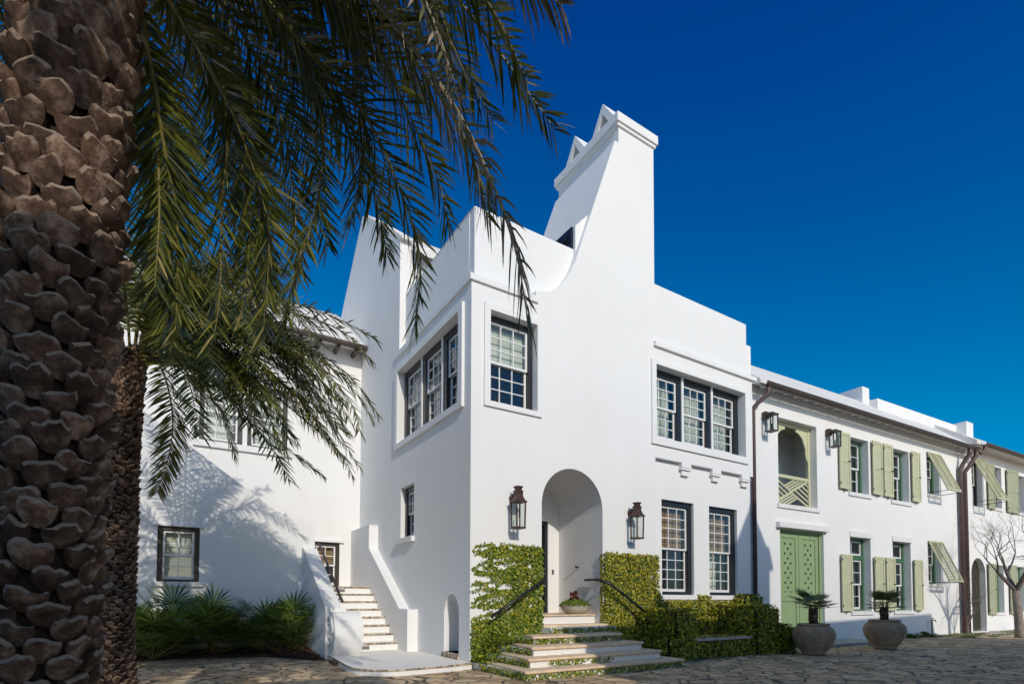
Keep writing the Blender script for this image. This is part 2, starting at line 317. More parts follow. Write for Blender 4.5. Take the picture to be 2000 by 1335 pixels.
def sash_mesh(u0, u1, z0, z1, c0, c1, cols, rows, M, bw=0.045, mw=0.02, bot=None):
    b = MB(); bot = bot or bw
    b.box((u0, c0, z0), (u0 + bw, c1, z1), M); b.box((u1 - bw, c0, z0), (u1, c1, z1), M)
    b.box((u0 + bw, c0, z0), (u1 - bw, c1, z0 + bot), M); b.box((u0 + bw, c0, z1 - bw), (u1 - bw, c1, z1), M)
    a0, a1, e0, e1 = u0 + bw, u1 - bw, z0 + bot, z1 - bw
    for i in range(1, cols):
        x = a0 + (a1 - a0) * i / cols; b.box((x - mw / 2, c0 + .003, e0), (x + mw / 2, c1 - .003, e1), M)
    for j in range(1, rows):
        z = e0 + (e1 - e0) * j / rows; b.box((a0, c0 + .005, z - mw / 2), (a1, c1 - .005, z + mw / 2), M)
    return b
def window(par, M, u0, u1, z0, z1, c0, cols, rt_, rb_, fm='black_frame', fr=0.07, back='curtain', meet=0.5, fd=0.15, name='window', bw=0.045, frl=None, inter='interior', label=None, io=.35, idp=1.3):
    frl = fr if frl is None else frl
    b = MB()
    b.box((u0, c0, z0), (u0 + frl, c0 + fd, z1), M); b.box((u1 - fr, c0, z0), (u1, c0 + fd, z1), M)
    b.box((u0 + frl, c0, z0), (u1 - fr, c0 + fd, z0 + fr * .6), M); b.box((u0 + frl, c0, z1 - fr), (u1 - fr, c0 + fd, z1), M)
    wd = b.build(name, fm, par, label)
    a0, a1, e0, e1 = u0 + frl, u1 - fr, z0 + fr * .6, z1 - fr
    zm = e0 + (e1 - e0) * meet
    g = MB()
    if rb_:
        sash_mesh(a0 + .012, a1 - .012, zm - .02, e1 - .005, c0 + .045, c0 + .085, cols, rt_, M, bw).build('sash', 'white_paint', wd)
        sash_mesh(a0 + .012, a1 - .012, e0 + .004, zm + .02, c0 + .095, c0 + .135, cols, rb_, M, bw, bot=.07).build('sash', 'white_paint', wd)
        g.face([M(a0 + .03, c0 + .066, zm), M(a1 - .03, c0 + .066, zm), M(a1 - .03, c0 + .066, e1 - .02), M(a0 + .03, c0 + .066, e1 - .02)])
        g.face([M(a0 + .03, c0 + .116, e0 + .02), M(a1 - .03, c0 + .116, e0 + .02), M(a1 - .03, c0 + .116, zm), M(a0 + .03, c0 + .116, zm)])
    else:
        sash_mesh(a0 + .01, a1 - .01, e0 + .004, e1 - .004, c0 + .05, c0 + .09, cols, rt_, M, bw).build('sash', 'white_paint', wd)
        g.face([M(a0 + .03, c0 + .07, e0 + .02), M(a1 - .03, c0 + .07, e0 + .02), M(a1 - .03, c0 + .07, e1 - .02), M(a0 + .03, c0 + .07, e1 - .02)])
    g.build('pane', 'glass', wd)
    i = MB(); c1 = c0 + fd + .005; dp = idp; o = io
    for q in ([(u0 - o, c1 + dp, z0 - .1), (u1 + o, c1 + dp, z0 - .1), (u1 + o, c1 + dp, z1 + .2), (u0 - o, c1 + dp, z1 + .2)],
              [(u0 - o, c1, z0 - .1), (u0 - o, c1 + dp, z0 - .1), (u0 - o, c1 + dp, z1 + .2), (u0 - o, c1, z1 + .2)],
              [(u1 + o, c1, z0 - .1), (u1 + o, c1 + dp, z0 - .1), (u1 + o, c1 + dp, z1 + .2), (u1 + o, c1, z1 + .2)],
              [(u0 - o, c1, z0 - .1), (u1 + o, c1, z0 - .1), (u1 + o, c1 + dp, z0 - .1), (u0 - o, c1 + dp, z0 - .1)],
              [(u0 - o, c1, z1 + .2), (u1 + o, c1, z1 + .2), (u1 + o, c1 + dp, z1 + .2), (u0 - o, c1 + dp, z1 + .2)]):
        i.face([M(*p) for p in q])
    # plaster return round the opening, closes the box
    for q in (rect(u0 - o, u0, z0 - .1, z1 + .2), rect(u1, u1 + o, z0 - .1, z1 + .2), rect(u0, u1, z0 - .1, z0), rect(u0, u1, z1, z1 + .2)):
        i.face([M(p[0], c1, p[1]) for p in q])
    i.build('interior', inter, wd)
    def sheet(ua, ub, za, zb, c, amp, nper, nm, mat, tilt=0):
        k = MB(); n = max(8, int(nper * 8)); vs = []; ph = rnd.random() * 6
        for q in range(n + 1):
            t = q / n; u = ua + (ub - ua) * t; dc = amp * math.sin(t * nper * 2 * math.pi + ph) + amp * .4 * math.sin(t * nper * 4.7 + ph)
            vs.append(M(u, c + dc, za)); vs.append(M(u, c + dc * .8, zb))
        k.add(vs, [(2 * q, 2 * q + 2, 2 * q + 3, 2 * q + 1) for q in range(n)]); return k.build(nm, mat, wd, smooth=True)
    if back == 'curtain': sheet(u0, u1 - .1 * (u1 - u0), z0, z1, c1 + .16, .035, 9 * (u1 - u0), 'curtain', 'curtain')
    elif back == 'side': sheet(u1 - .3 * (u1 - u0), u1, z0, z1, c1 + .16, .03, 5 * (u1 - u0), 'curtain', 'curtain')
    elif back in ('blind', 'blind_low', 'romanblind'):
        zb = zm + .02; k = MB(); n = 10
        bm_ = 'curtain' if back == 'romanblind' else 'bamboo'
        vs = []
        for q in range(n + 1):
            z = zb + (z1 - zb) * q / n; vs += [M(u0 + .05, c1 + .05 + .012 * (q % 2), z), M(u1 - .05, c1 + .05 + .012 * (q % 2), z)]
        k.add(vs, [(2 * q, 2 * q + 1, 2 * q + 3, 2 * q + 2) for q in range(n)]); k.build('blind', bm_, wd)
        if back == 'blind_low': sheet(u0, u1 - .3 * (u1 - u0), z0, zb, c1 + .25, .03, 6 * (u1 - u0), 'curtain', 'curtain')
    elif back == 'fullblind':
        k = MB(); n = 16; vs = []
        for q in range(n + 1):
            z = z0 + (z1 - z0) * q / n; vs += [M(u0 + .05, c1 + .05 + .012 * (q % 2), z), M(u1 - .05, c1 + .05 + .012 * (q % 2), z)]
        k.add(vs, [(2 * q, 2 * q + 1, 2 * q + 3, 2 * q + 2) for q in range(n)]); k.build('blind', 'curtain', wd)
    return wd

# ------------------------------------------------------------------ ground
g = MB(); n = 1
g.face([(-400, -400, 0), (400, -400, 0), (400, 400, 0), (-400, 400, 0)])
structure(g.build('courtyard_paving', 'flagstone'))

# ------------------------------------------------------------------ main house
house = thing('white_house', 'tall white stucco house with a flared chimney tower, stepped parapets and black framed windows', 'house')
curve = [(2.79, 9.44), (2.68, 9.12), (2.55, 8.86), (2.38, 8.60), (2.2, 8.40), (2.0, 8.26), (1.8, 8.17), (1.59, 8.14)]
outline = [(0, 0), (5.28, 0), (5.28, 4.98), (9.35, 4.98), (9.35, 7.9), (5.28, 7.9), (5.28, 13.1), (4.06, 13.1), (4.06, 12.62), (3.94, 12.62)] + curve + [(1.59, 7.9), (0, 7.9)]
b = MB()
b.prism([outline, rect(.43, 1.61, 5.44, 7.35), rect(5.29, 8.96, 5.5, 7.37), arch(1.75, 3.5, .815, 3.45)], 0, .3)
b.build('front_wall', 'stucco', house)
b = MB()
b.prism([rect(5.282, 9.35, 0, 4.98), rect(5.62, 6.86, 1.50, 3.97), rect(7.50, 8.74, 1.50, 3.97)], .12, .42)
b.build('front_wall', 'stucco', house)
# left (west) wall with the gable of the upper storey
gab = [(.302, 0), (10.9, 0), (10.9, 11.0), (9.8, 12.0), (7.66, 13.85), (7.25, 13.68), (4.13, 11.22), (4.13, 7.9), (.302, 7.9)]
b = MB()
b.prism([gab, rect(.48, 4.10, 5.48, 7.41), rect(2.99, 3.90, 2.93, 4.26), arch(.48, 1.20, .24, 1.06, 16, .42)], 0, .3, LFM)
b.build('side_wall', 'stucco', house)
# arched niche in the side wall
b = MB()
pr = arch(.48, 1.20, .24, 1.06, 16, .42)
b.prism([pr], .62, .7, LFM)
k = len(pr)
b.add([LFM(p[0], .3, p[1]) for p in pr] + [LFM(p[0], .62, p[1]) for p in pr], [(i, (i + 1) % k, k + (i + 1) % k, k + i) for i in range(k)])
b.build('niche_lining', 'stucco', house)
b = MB(); b.box((.46, -.035, .13), (1.24, .3, .24), LFM); b.build('niche_sill', 'coral_stone', house)
# entrance recess with barrel vault
b = MB()
pr = arch(1.75, 3.5, .815, 3.45)
k = len(pr)
b.add([(p[0], .3, p[1]) for p in pr] + [(p[0], 1.7, p[1]) for p in pr], [(i, (i + 1) % k, k + (i + 1) % k, k + i) for i in range(1, k)])
ring = arch(1.75, 3.5, .815, 3.45); door_hole = rect(2.05, 3.16, .99, 3.38)
b.prism([ring, door_hole], 1.7, 1.85)
b.build('entrance_recess', 'stucco', house)
b = MB()
b.box((2.05, 1.74, .99), (2.13, 1.86, 3.38)); b.box((3.08, 1.74, .99), (3.16, 1.86, 3.38)); b.box((2.13, 1.74, 3.28), (3.08, 1.86, 3.38)); b.box((2.13, 1.76, .99), (3.08, 1.84, 1.25))
dr = b.build('front_door', 'black_frame', house)
b = MB(); b.face([(2.13, 1.8, 1.25), (3.08, 1.8, 1.25), (3.08, 1.8, 3.28), (2.13, 1.8, 3.28)]); b.build('pane', 'glass', dr)
b = MB(); b.box((1.9, 1.9, .8), (3.3, 3, 3.6)); b.build('interior', 'interior', dr)
b = MB(); b.box((3.285, 1.675, 2.02), (3.325, 1.7, 2.14)); b.build('doorbell', 'iron', house)
b = MB(); b.box((1.752, .27, .80), (3.498, 1.70, .995)); b.build('riser', 'white_paint', house)
b = MB(); b.box((1.753, .22, .995), (3.497, 1.699, 1.025)); bevel(b.build('porch_floor', 'tread', house), .008)
b = MB(); b.tube([(3.5, .9, 2.17), (3.43, .9, 2.17), (3.41, .9, 2.2)], .022, 8); b.build('hose_hook', 'iron', house)
# parapets and terrace
b = MB(); b.box((.17, .2, 7.9), (3.4, .45, 9.6)); b.box((.17, .45, 7.9), (.42, 4.13, 9.6)); bevel(b.build('parapet', 'stucco', house), .015)
b = MB(); b.box((5.28, .06, 7.95), (9.2, .36, 9.52)); bevel(b.build('parapet', 'stucco', house), .015)
b = MB(); b.box((9.2, .2, 7.85), (9.62, .62, 9.02)); bevel(b.build('parapet', 'stucco', house), .012)
b = MB(); b.box((.3, .3, 7.7), (9.3, 11, 7.9)); b.build('terrace_deck', 'stucco_roof', house)
b = MB(); b.box((9.05, .42, 0), (9.35, 11, 7.7)); b.box((.3, 10.7, 0), (9.05, 11, 7.7)); b.build('back_wall', 'stucco', house)
# cornices
b = MB(); b.box((-.05, -.05, 7.85), (1.63, 0, 7.98)); b.box((-.05, 0, 7.85), (0, 4.42, 7.98)); b.box((0.001, .001, 7.9), (1.585, .2, 7.985)); b.box((0.002, .2, 7.9), (.17, 4.128, 7.984))
b.build('cornice', 'stucco', house)
b = MB(); b.box((5.24, -.07, 7.83), (9.5, 0, 7.95)); b.box((5.285, 0, 7.9), (9.35, .06, 7.953)); b.build('cornice', 'stucco', house)
# corbels under the jetty
for a0, a1 in ((6.27, 6.64), (7.52, 7.89), (8.83, 9.20)):
    b = MB(); b.box((a0, .0, 4.80), (a1, .12, 4.98)); b.box((a0 + .06, .045, 4.66), (a1 - .03, .12, 4.80)); b.box((a0 + .02, -.012, 4.86), (a1 + .03, 0, 4.88)); b.build('corbel', 'stucco', house)
# upper storey behind the terrace
b = MB(); b.box((.31, 4.13, 7.9), (9.2, 4.4, 11.1)); b.build('upper_wall', 'stucco', house)
b = MB()
b.prism([[(3.75, 10.78), (7.45, 13.62), (11.4, 10.3), (11.4, 10.15), (7.45, 13.42), (3.75, 10.6)]], .301, 9.2, LFM)
b.build('roof', 'stucco_roof', house)
b = MB()
for i in range(14):   # stepped slate ends along the gable
    y = 4.0 + i * .23; z = 11.15 + (y - 4.13) * .788
    b.box((y, -.012, z), (y + .2, .3, z + .09), LFM)
b.build('roof_edge', 'stucco_roof', house)
# chimney
b = MB()
stack = [(5.28, 8.0), (5.28, 13.1), (4.06, 13.1), (4.06, 12.62), (3.94, 12.62), (2.79, 9.44), (2.55, 8.8), (2.4, 8.0)]
b.prism([stack], .3, 2.42)
ch = b.build('chimney', 'stucco', house)
b = MB(); b.box((3.96, -.085, 13.1), (5.37, 2.52, 13.33)); b.box((4.0, -.045, 13.02), (5.33, 2.48, 13.1)); bevel(b.build('chimney_cap', 'stucco', ch), .012)
for yc in (.62, 1.75):
    b = MB()
    for ya in (0, 1):
        pass
    x0, x1 = 4.1, 5.2
    tri = [(yc - .52, 13.33), (yc + .52, 13.33), (yc, 14.12)]; tin = [(yc - .30, 13.335), (yc + .30, 13.335), (yc, 13.86)]
    o2 = [(yc - .52, 13.33), (yc - .3, 13.33), (yc, 13.86), (yc + .3, 13.33), (yc + .52, 13.33), (yc, 14.12)]
    b.prism([o2], x0, x1, LFM); b.box((yc - .3, x0 + .45, 13.331), (yc + .3, x0 + .5, 13.5), LFM)
    b.build('chimney_pot', 'stucco', ch)
# attic window on the sloping flank of the chimney
b = MB()
sl = lambda z: 2.79 + (z - 9.44) * (3.94 - 2.79) / (12.62 - 9.44)
b.prism([[(2.80, 9.25), (sl(9.25) + .1, 9.25), (sl(10.5) + .1, 10.5), (sl(10.5), 10.52), (2.80, 10.12)]], .13, .21)
b.build('dormer_cheek', 'stucco', ch)
b = MB()
for y0, y1, z0, z1 in ((.22, 1.6, 9.98, 10.14), (.22, 1.6, 9.25, 9.31), (.22, .30, 9.31, 9.98), (1.52, 1.6, 9.31, 9.98)):
    xa = 2.76; b.box((y0, xa, z0), (y1, xa + .3, z1), LFM)
aw = b.build('attic_window', 'black_frame', ch)
b = MB(); b.face([(2.84, .3, 9.31), (2.84, 1.52, 9.31), (2.84, 1.52, 9.98), (2.84, .3, 9.98)]); b.build('pane', 'glass', aw)

# surrounds
def surround(M, u0, u1, z0, z1, h, pr_, nm='window_surround'):
    b = MB(); a0, a1, e0, e1 = h
    b.prism([rect(u0, u1, z0, z1), rect(a0, a1, e0, e1)], -pr_, -.0005, M)
    return b.build(nm, 'stucco', house)
surround(IDM, .29, 1.73, 5.33, 7.49, (.43, 1.61, 5.44, 7.35), .045)
surround(IDM, 5.13, 9.09, 5.31, 7.48, (5.29, 8.96, 5.5, 7.37), .05)
surround(LFM, .30, 4.30, 5.34, 7.54, (.48, 4.10, 5.48, 7.41), .065)
# windows of the house
window(house, IDM, .43, 1.61, 5.44, 7.35, .16, 3, 3, 3, back='romanblind', inter='interior_blue', fr=.1, frl=.02, fd=.14, io=.01)
b = MB(); b.lathe([(.0, 0), (.13, .0), (.1, .28), (.0, .3)], 16, (.62, .62, 5.95)); b.lathe([(.03, 0), (.09, .1), (.05, .3), (.02, .42)], 12, (.62, .62, 5.5))
lmp = b.build('table_lamp', 'lamp_cloth', None, smooth=True); tag(lmp, 'cream shaded table lamp standing inside the upper corner window', 'lamp')
for i in range(3):
    a0 = 5.29 + i * 1.224; a1 = a0 + 1.222
    window(house, IDM, a0 + (.05 if i else 0), a1, 5.5, 7.37, .2, 3, 3, 3, fr=.17, frl=.02, back='curtain', io=.004)
    if i:
        b = MB(); b.box((a0 - .03, .17, 5.5), (a0 + .05, .36, 7.37)); b.build('mullion', 'white_paint', house)
for i in range(3):
    a0 = .48 + i * 1.207; a1 = a0 + 1.205
    window(house, LFM, a0, a1 - (.05 if i < 2 else 0), 5.48, 7.41, .15, 3, 3, 3, fr=.16, frl=.02, back='side', fd=.15, io=.004, idp=.45)
    if i < 2:
        b = MB(); b.box((a1 - .05, .12, 5.48), (a1 + .02, .31, 7.41), LFM); b.build('mullion', 'white_paint', house)
window(house, LFM, 2.99, 3.90, 2.93, 4.26, .12, 3, 2, 2, fr=.13, frl=.03, back='side')
b = MB(); b.box((2.93, -.09, 2.80), (4.10, 0, 2.93), LFM); b.box((2.991, 0, 2.85), (3.899, .12, 2.932), LFM); b.build('window_sill', 'sill_stone', house)
window(house, IDM, 5.62, 6.86, 1.50, 3.97, .2, 3, 4, 4, back='blind', fr=.14, frl=.02)
window(house, IDM, 7.50, 8.74, 1.50, 3.97, .2, 3, 4, 4, back='blind_low', fr=.14, frl=.02)
for a0, a1 in ((5.55, 6.93), (7.43, 8.81)):
    b = MB(); b.box((a0, .075, 1.38), (a1, .12, 1.497)); b.box((a0 + .071, .12, 1.40), (a1 - .071, .2, 1.502)); b.build('window_sill', 'stucco', house)
# left wing
b = MB()
b.prism([rect(-14, 0, 0, 9.3), rect(-4.48, -3.40, 5.75, 7.55), rect(-3.28, -2.2, 5.75, 7.55), rect(-1.7, -.62, 1.74, 3.12)], 7.55, 7.85)
b.build('wing_wall', 'stucco', house)
b = MB(); b.box((-1.78, 7.47, 3.12), (-.5, 7.55, 3.2)); b.build('window_lintel', 'stucco', house)
b = MB(); b.box((-4.62, 7.47, 5.58), (-2.06, 7.55, 5.75)); b.build('window_sill', 'stucco', house)
b = MB(); b.box((-4.62, 7.49, 7.55), (-2.06, 7.55, 7.7)); b.build('window_lintel', 'stucco', house)
window(house, IDM, -4.48, -3.40, 5.75, 7.55, 7.6, 3, 3, 3, fr=.11, frl=.11, back='fullblind')
window(house, IDM, -3.28, -2.2, 5.75, 7.55, 7.6, 3, 3, 3, fr=.11, frl=.11, back='fullblind')
window(house, IDM, -1.7, -.62, 1.74, 3.12, 7.58, 3, 2, 2, fm='brown_frame', fr=.1, frl=.1, back='blind')
b = MB()
b.prism([[(7.05, 9.16), (7.05, 9.28), (10.6, 11.9), (13.5, 9.5), (13.5, 9.3), (10.6, 11.72), (7.6, 9.3)]], -14, -.003, LFM)
b.build('wing_roof', 'stucco_roof', house)
b = MB(); b.box((-14, 6.98, 9.14), (-.004, 7.05, 9.28)); b.tube([(-14, 6.93, 9.2), (-.02, 6.93, 9.2)], .07, 10)
for i in range(24): b.box((-.35 - i * .55, 7.05, 9.05), (-.25 - i * .55, 7.55, 9.15))
b.build('wing_gutter', 'gutter_brown', house)

# ------------------------------------------------------------------ outdoor staircase
st = thing('outdoor_staircase', 'white outdoor staircase with scroll ended balustrade rising beside the tower', 'staircase')
b = MB()
b.prism([[(-13, 0), (-1.76, 0), (-1.76, 3.5), (-2.5, 3.5), (-13, 11.0 - .0), (-13, 0)][:5], rect(-5.34, -4.47, 1.77, 3.10)], 5.7, 6.0)
b.build('stair_wall', 'stucco', st)
b = MB(); b.box((-5.42, 5.66, 3.10), (-4.39, 5.7, 3.14)); b.build('window_lintel', 'sill_stone', st)
b = MB(); b.box((-5.44, 5.62, 1.66), (-4.38, 5.7, 1.77)); b.build('window_sill', 'sill_stone', st)
window(st, IDM, -5.34, -4.47, 1.77, 3.10, 5.74, 2, 2, 2, fm='brown_frame', fr=.1, frl=.1, back='fullblind')
# flights
ry = [3.3, 3.62, 3.94, 4.26, 4.58, 4.90, 5.22, 5.54]
for i, y in enumerate(ry):
    z = .12 + (i + 1) * .2
    b = MB(); b.box((-1.76, y, z - .2), (-.27, y + .33 if i < 7 else 7.55, z - .045)); b.build('riser', 'white_paint', st)
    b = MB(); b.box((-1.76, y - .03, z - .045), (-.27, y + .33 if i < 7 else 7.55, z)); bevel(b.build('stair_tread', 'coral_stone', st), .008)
    if i in (0, 7):
        b = MB(); b.box((-1.3, y - .012, z - .155), (-.98, y - .001, z - .075)); b.build('vent_grille', 'vent_grey', st)
# balustrade against the tower
b = MB()
pl = [(2.68, .1), (7.55, .1), (7.55, 3.5), (5.72, 3.5), (5.72, 2.82), (3.22, 1.12), (2.68, 1.12)]
b.prism([pl], -.27, -.001, LFM)
bevel(b.build('balustrade', 'stucco', st), .012)
# outer balustrade and scroll
b = MB()
pl = [(2.95, .0), (5.7, .0), (5.7, 2.72), (5.5, 2.72), (2.95, 1.16)]
b.prism([pl], -2.1, -1.76, LFM)
bevel(b.build('balustrade', 'stucco', st), .012)
b = MB()
sp = []
cx, cz, rr = 2.78, .58, .5
for i in range(25):
    a = math.radians(-88 + i * 8.6 * -1 + 0)   # sweep from bottom, round the front, to the top
    sp.append((cx + rr * .62 * math.cos(math.pi + (i - 12) / 12 * math.pi / 2) , cz + .5 * math.sin((12 - i) / 12 * math.pi / 2) * 1.0))
sp = [(2.95, 1.07)] + [(cx - .36 * math.cos((i / 20 - .5) * math.pi), cz + .5 * math.sin((.5 - i / 20) * math.pi)) for i in range(21)] + [(3.3, .08), (3.3, 1.07)]
b.prism([sp], -2.02, -1.40, LFM)
b.box((2.83, -2.03, 1.07), (3.35, -1.66, 1.17), LFM)
bevel(b.build('scroll_pedestal', 'stucco', st), .01)
b = MB(); pts = []
for i in range(60):
    a = i / 59 * 2.3 * 2 * math.pi; r = .34 * (1 - i / 59 * .86)
    pts.append((-2.025, cx + .08 - r * .95 * math.cos(a), cz + .04 + r * 1.15 * math.sin(a)))
b.tube(pts, [.042 * (1 - .5 * i / 59) for i in range(60)], 8); b.build('spiral_relief', 'stucco', st, smooth=True)
b = MB()
b.tube([(-1.66, 5.85, 2.86), (-1.66, 5.62, 2.86), (-1.66, 3.2, 1.30)], .032, 8)
for y, z in ((5.3, 2.64), (4.2, 1.93), (3.4, 1.42)): b.tube([(-1.76, y, z - .07), (-1.69, y, z - .07), (-1.66, y, z)], .014, 6)
tag(b.build('stair_handrail', 'iron_brown'), 'dark brown metal handrail fixed along the scroll ended stair balustrade', 'handrail')
# platform with rounded corner
b = MB()
pp = [(0, -.05), (-.005, 3.3), (-2.0, 3.3), (-2.12, 1.6), (-2.2, .75)] + [(-1.45 - .75 * math.cos(t), .4 - .75 * math.sin(t) + .02) for t in [i / 8 * math.pi / 2 for i in range(9)]] + [(-.6, -.27), (0, -.1)]
pp = [(x, y) for x, y in pp]
def plate(poly, z0, z1, mb):
    k = len(poly); tri = tessellate_polygon([[Vector((p[0], p[1], 0)) for p in poly]])
    mb.add([(p[0], p[1], z1) for p in poly] + [(p[0], p[1], z0) for p in poly], list(tri) + [tuple(k + q for q in reversed(t)) for t in tri])
    mb.add([(p[0], p[1], z0) for p in poly] + [(p[0], p[1], z1) for p in poly], [(i, (i + 1) % k, k + (i + 1) % k, k + i) for i in range(k)])
plate(pp, 0, .085, b); b.build('platform', 'stucco', st)
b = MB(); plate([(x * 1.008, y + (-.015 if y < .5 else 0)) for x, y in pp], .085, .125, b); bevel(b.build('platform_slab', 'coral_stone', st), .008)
b = MB(); b.box((-2.2, 1.75, .03), (-2.1, 2.2, .08)); b.build('vent_grille', 'soil', st)

# ------------------------------------------------------------------ entrance steps
es = thing('entrance_steps', 'broad tan stone entrance steps with white risers below the arched doorway', 'steps')
lev = [(-.02, 3.92, -2.05, .1), (.27, 3.62, -1.72, .1), (.56, 3.42, -1.40, .1), (.88, 3.24, -.95, .12)]
for i, (a0, a1, yf, _) in enumerate(lev):
    z = .163 * (i + 1)
    b = MB(); plate([(a0 + .05, 0), (a0 + .05, yf + .5), (a0 + .05, yf + .05), (a1 - .05, yf + .05), (a1 - .05, 0)], z - .163, z - .05, b); b.build('riser', 'white_paint', es)
    b = MB(); plate([(a0 + .18, -.4), (a0, yf + .03), (a0 + .04, yf), (a1 - .04, yf), (a1, yf + .04), (a1, -.4)], z - .05, z, b)
    bevel(b.build('step_tread', 'tread', es), .014, 3)
b = MB(); b.box((1.70, -.40, .652), (3.52, .25, .77)); b.build('riser', 'white_paint', es)
b = MB(); b.box((1.72, -.12, .77), (3.55, .30, .818)); b.box((1.68, -.42, .652), (3.6, -.1, .66)); bevel(b.build('step_tread', 'tread', es), .012, 3)
def rail(pts, hooks, label):
    b = MB(); b.tube(pts, .03, 10)
    for h in hooks: b.tube(h, .014, 6)
    return tag(b.build('step_handrail', 'iron', smooth=True), label, 'handrail', 'handrails beside the entrance steps')
rail([(1.80, -.02, 1.80), (1.66, -.25, 1.80), (.98, -.32, 1.42), (.27, -.38, 1.02)], [[(1.5, 0, 1.66), (1.5, -.2, 1.62), (1.5, -.27, 1.69)], [(.5, 0, 1.08), (.5, -.3, 1.07), (.5, -.36, 1.13)]], 'black handrail on the left side of the arched doorway steps')
rail([(3.42, .55, 1.84), (3.42, .12, 1.84), (3.30, -.2, 1.80), (3.5, -.28, 1.72), (4.55, -.38, 1.04)], [[(3.7, 0, 1.5), (3.7, -.24, 1.5), (3.7, -.29, 1.58)], [(4.4, 0, 1.08), (4.4, -.3, 1.06), (4.4, -.36, 1.12)]], 'black handrail on the right side of the arched doorway steps')

# ------------------------------------------------------------------ lanterns
def big_lantern(x, z, label):
    t = thing('wall_lantern', label, 'lantern', (x, 0, z), 0, 'copper lanterns flanking the arched doorway')
    b = MB(); b.tube([(0, -.0, .64), (0, -.11, .64)], .075, 14); b.tube([(0, -.06, .64), (0, -.2, .64)], .032, 8); b.build('bracket', 'copper', t, smooth=True)
    yc = -.25; h = .108; hb = .098
    b = MB()
    for sx in (-1, 1):
        for sy in (-1, 1):
            b.add([(sx * hb + dx, yc + sy * hb + dy, 0) for dx, dy in ((-.012, -.012), (.012, -.012), (.012, .012), (-.012, .012))] + [(sx * h + dx, yc + sy * h + dy, .53) for dx, dy in ((-.012, -.012), (.012, -.012), (.012, .012), (-.012, .012))],
                  [(0, 1, 5, 4), (1, 2, 6, 5), (2, 3, 7, 6), (3, 0, 4, 7)])
    b.box((-hb - .02, yc - hb - .02, -.02), (hb + .02, yc + hb + .02, .012)); b.build('cage', 'copper', t)
    b = MB()
    for (ax, ay), (bx, by) in (((-1, -1), (1, -1)), ((1, -1), (1, 1)), ((1, 1), (-1, 1)), ((-1, 1), (-1, -1))):
        b.face([(ax * hb, yc + ay * hb, .01), (bx * hb, yc + by * hb, .01), (bx * h, yc + by * h, .53), (ax * h, yc + ay * h, .53)])
    b.build('glass_pane', 'lamp_glass', t)
    b = MB(); pf = [(.14, .52), (.14, .535), (.105, .57), (.08, .63), (.07, .69), (.075, .75), (.08, .765), (.05, .77), (.06, .82), (.075, .84), (.075, .855), (.05, .86)]
    vs = [(sx * r, yc + sy * r, zz) for r, zz in pf for sx, sy in ((-1, -1), (1, -1), (1, 1), (-1, 1))]
    b.add(vs, [(i * 4 + k, i * 4 + (k + 1) % 4, i * 4 + 4 + (k + 1) % 4, i * 4 + 4 + k) for i in range(len(pf) - 1) for k in range(4)] + [tuple(range(4)), tuple(len(vs) - 4 + k for k in range(4))])
    b.build('hood', 'copper', t)
    b = MB(); b.tube([(0, yc, .01), (0, yc, .2)], .02, 8); b.tube([(0, yc, .2), (0, yc, .32)], .01, 6); b.build('burner', 'white_paint', t)
big_lantern(.98, 2.84, 'copper wall lantern on the white wall left of the arched doorway')
big_lantern(4.37, 2.84, 'copper wall lantern on the white wall right of the arched doorway')

# ------------------------------------------------------------------ row house to the right
YAW = R(-2.7805); O2 = (9.4, .233, 0)
h2 = thing('row_house', 'long two storey white row house with sage green shutters and tall green double doors', 'house', O2, YAW)
def H2(u, c, z):
    return (O2[0] + u * math.cos(YAW) - c * math.sin(YAW), O2[1] + u * math.sin(YAW) + c * math.cos(YAW), z)
ug = [(5.40, 6.68, 5.14, 7.09), (8.2, 9.53, 5.12, 7.09)]
lg = [(5.40, 6.70, 1.0, 3.58), (8.2, 9.52, 1.0, 3.58)]
holes = [rect(1.53, 3.84, .06, 3.60), rect(1.50, 3.54, 4.38, 7.10), rect(10.95, 11.95, 5.62, 7.2), rect(10.88, 11.93, 2.04, 3.66)] + [rect(*q) for q in ug + lg]
b = MB(); b.prism([rect(.02, 14.25, 0, 7.95)] + holes, 0, .32); b.build('front_wall', 'stucco', h2)
b = MB(); b.box((.02, .32, 0), (.3, 7, 7.9)); b.box((13.95, .32, 0), (14.25, 7, 7.9)); b.box((.3, 6.7, 0), (13.95, 7, 7.9)); b.build('back_wall', 'stucco', h2)
for i, q in enumerate(ug):
    window(h2, IDM, q[0], q[1], q[2], q[3], .24, 2, 2, 2, fm='green_frame', fr=.10, frl=.02, back='side', bw=.055)
for q in lg:
    window(h2, IDM, q[0], q[1], q[2], 2.92, .24, 2, 2, 2, fm='green_frame', fr=.10, frl=.02, back='side', bw=.055)
    window(h2, IDM, q[0], q[1], 2.925, q[3], .24, 2, 1, 0, fm='green_frame', fr=.09, frl=.02, back='dark', name='transom_window', bw=.055)
window(h2, IDM, 10.95, 11.95, 5.62, 7.2, .2, 2, 2, 2, fm='green_frame', fr=.1, frl=.04, back='dark')
window(h2, IDM, 10.88, 11.93, 2.04, 3.66, .2, 2, 2, 2, fm='green_frame', fr=.1, frl=.04, back='dark')
def sill(par, *boxes):
    b = MB()
    for a, e in boxes: b.box(a, e)
    return b.build('window_sill', 'sill_stone', par)
for q in ug: sill(h2, ((q[0] - .05, -.05, q[2] - .13), (q[1] + .12, 0, q[2])), ((q[0] + .001, 0, q[2] - .1), (q[1] - .001, .24, q[2] + .003)))
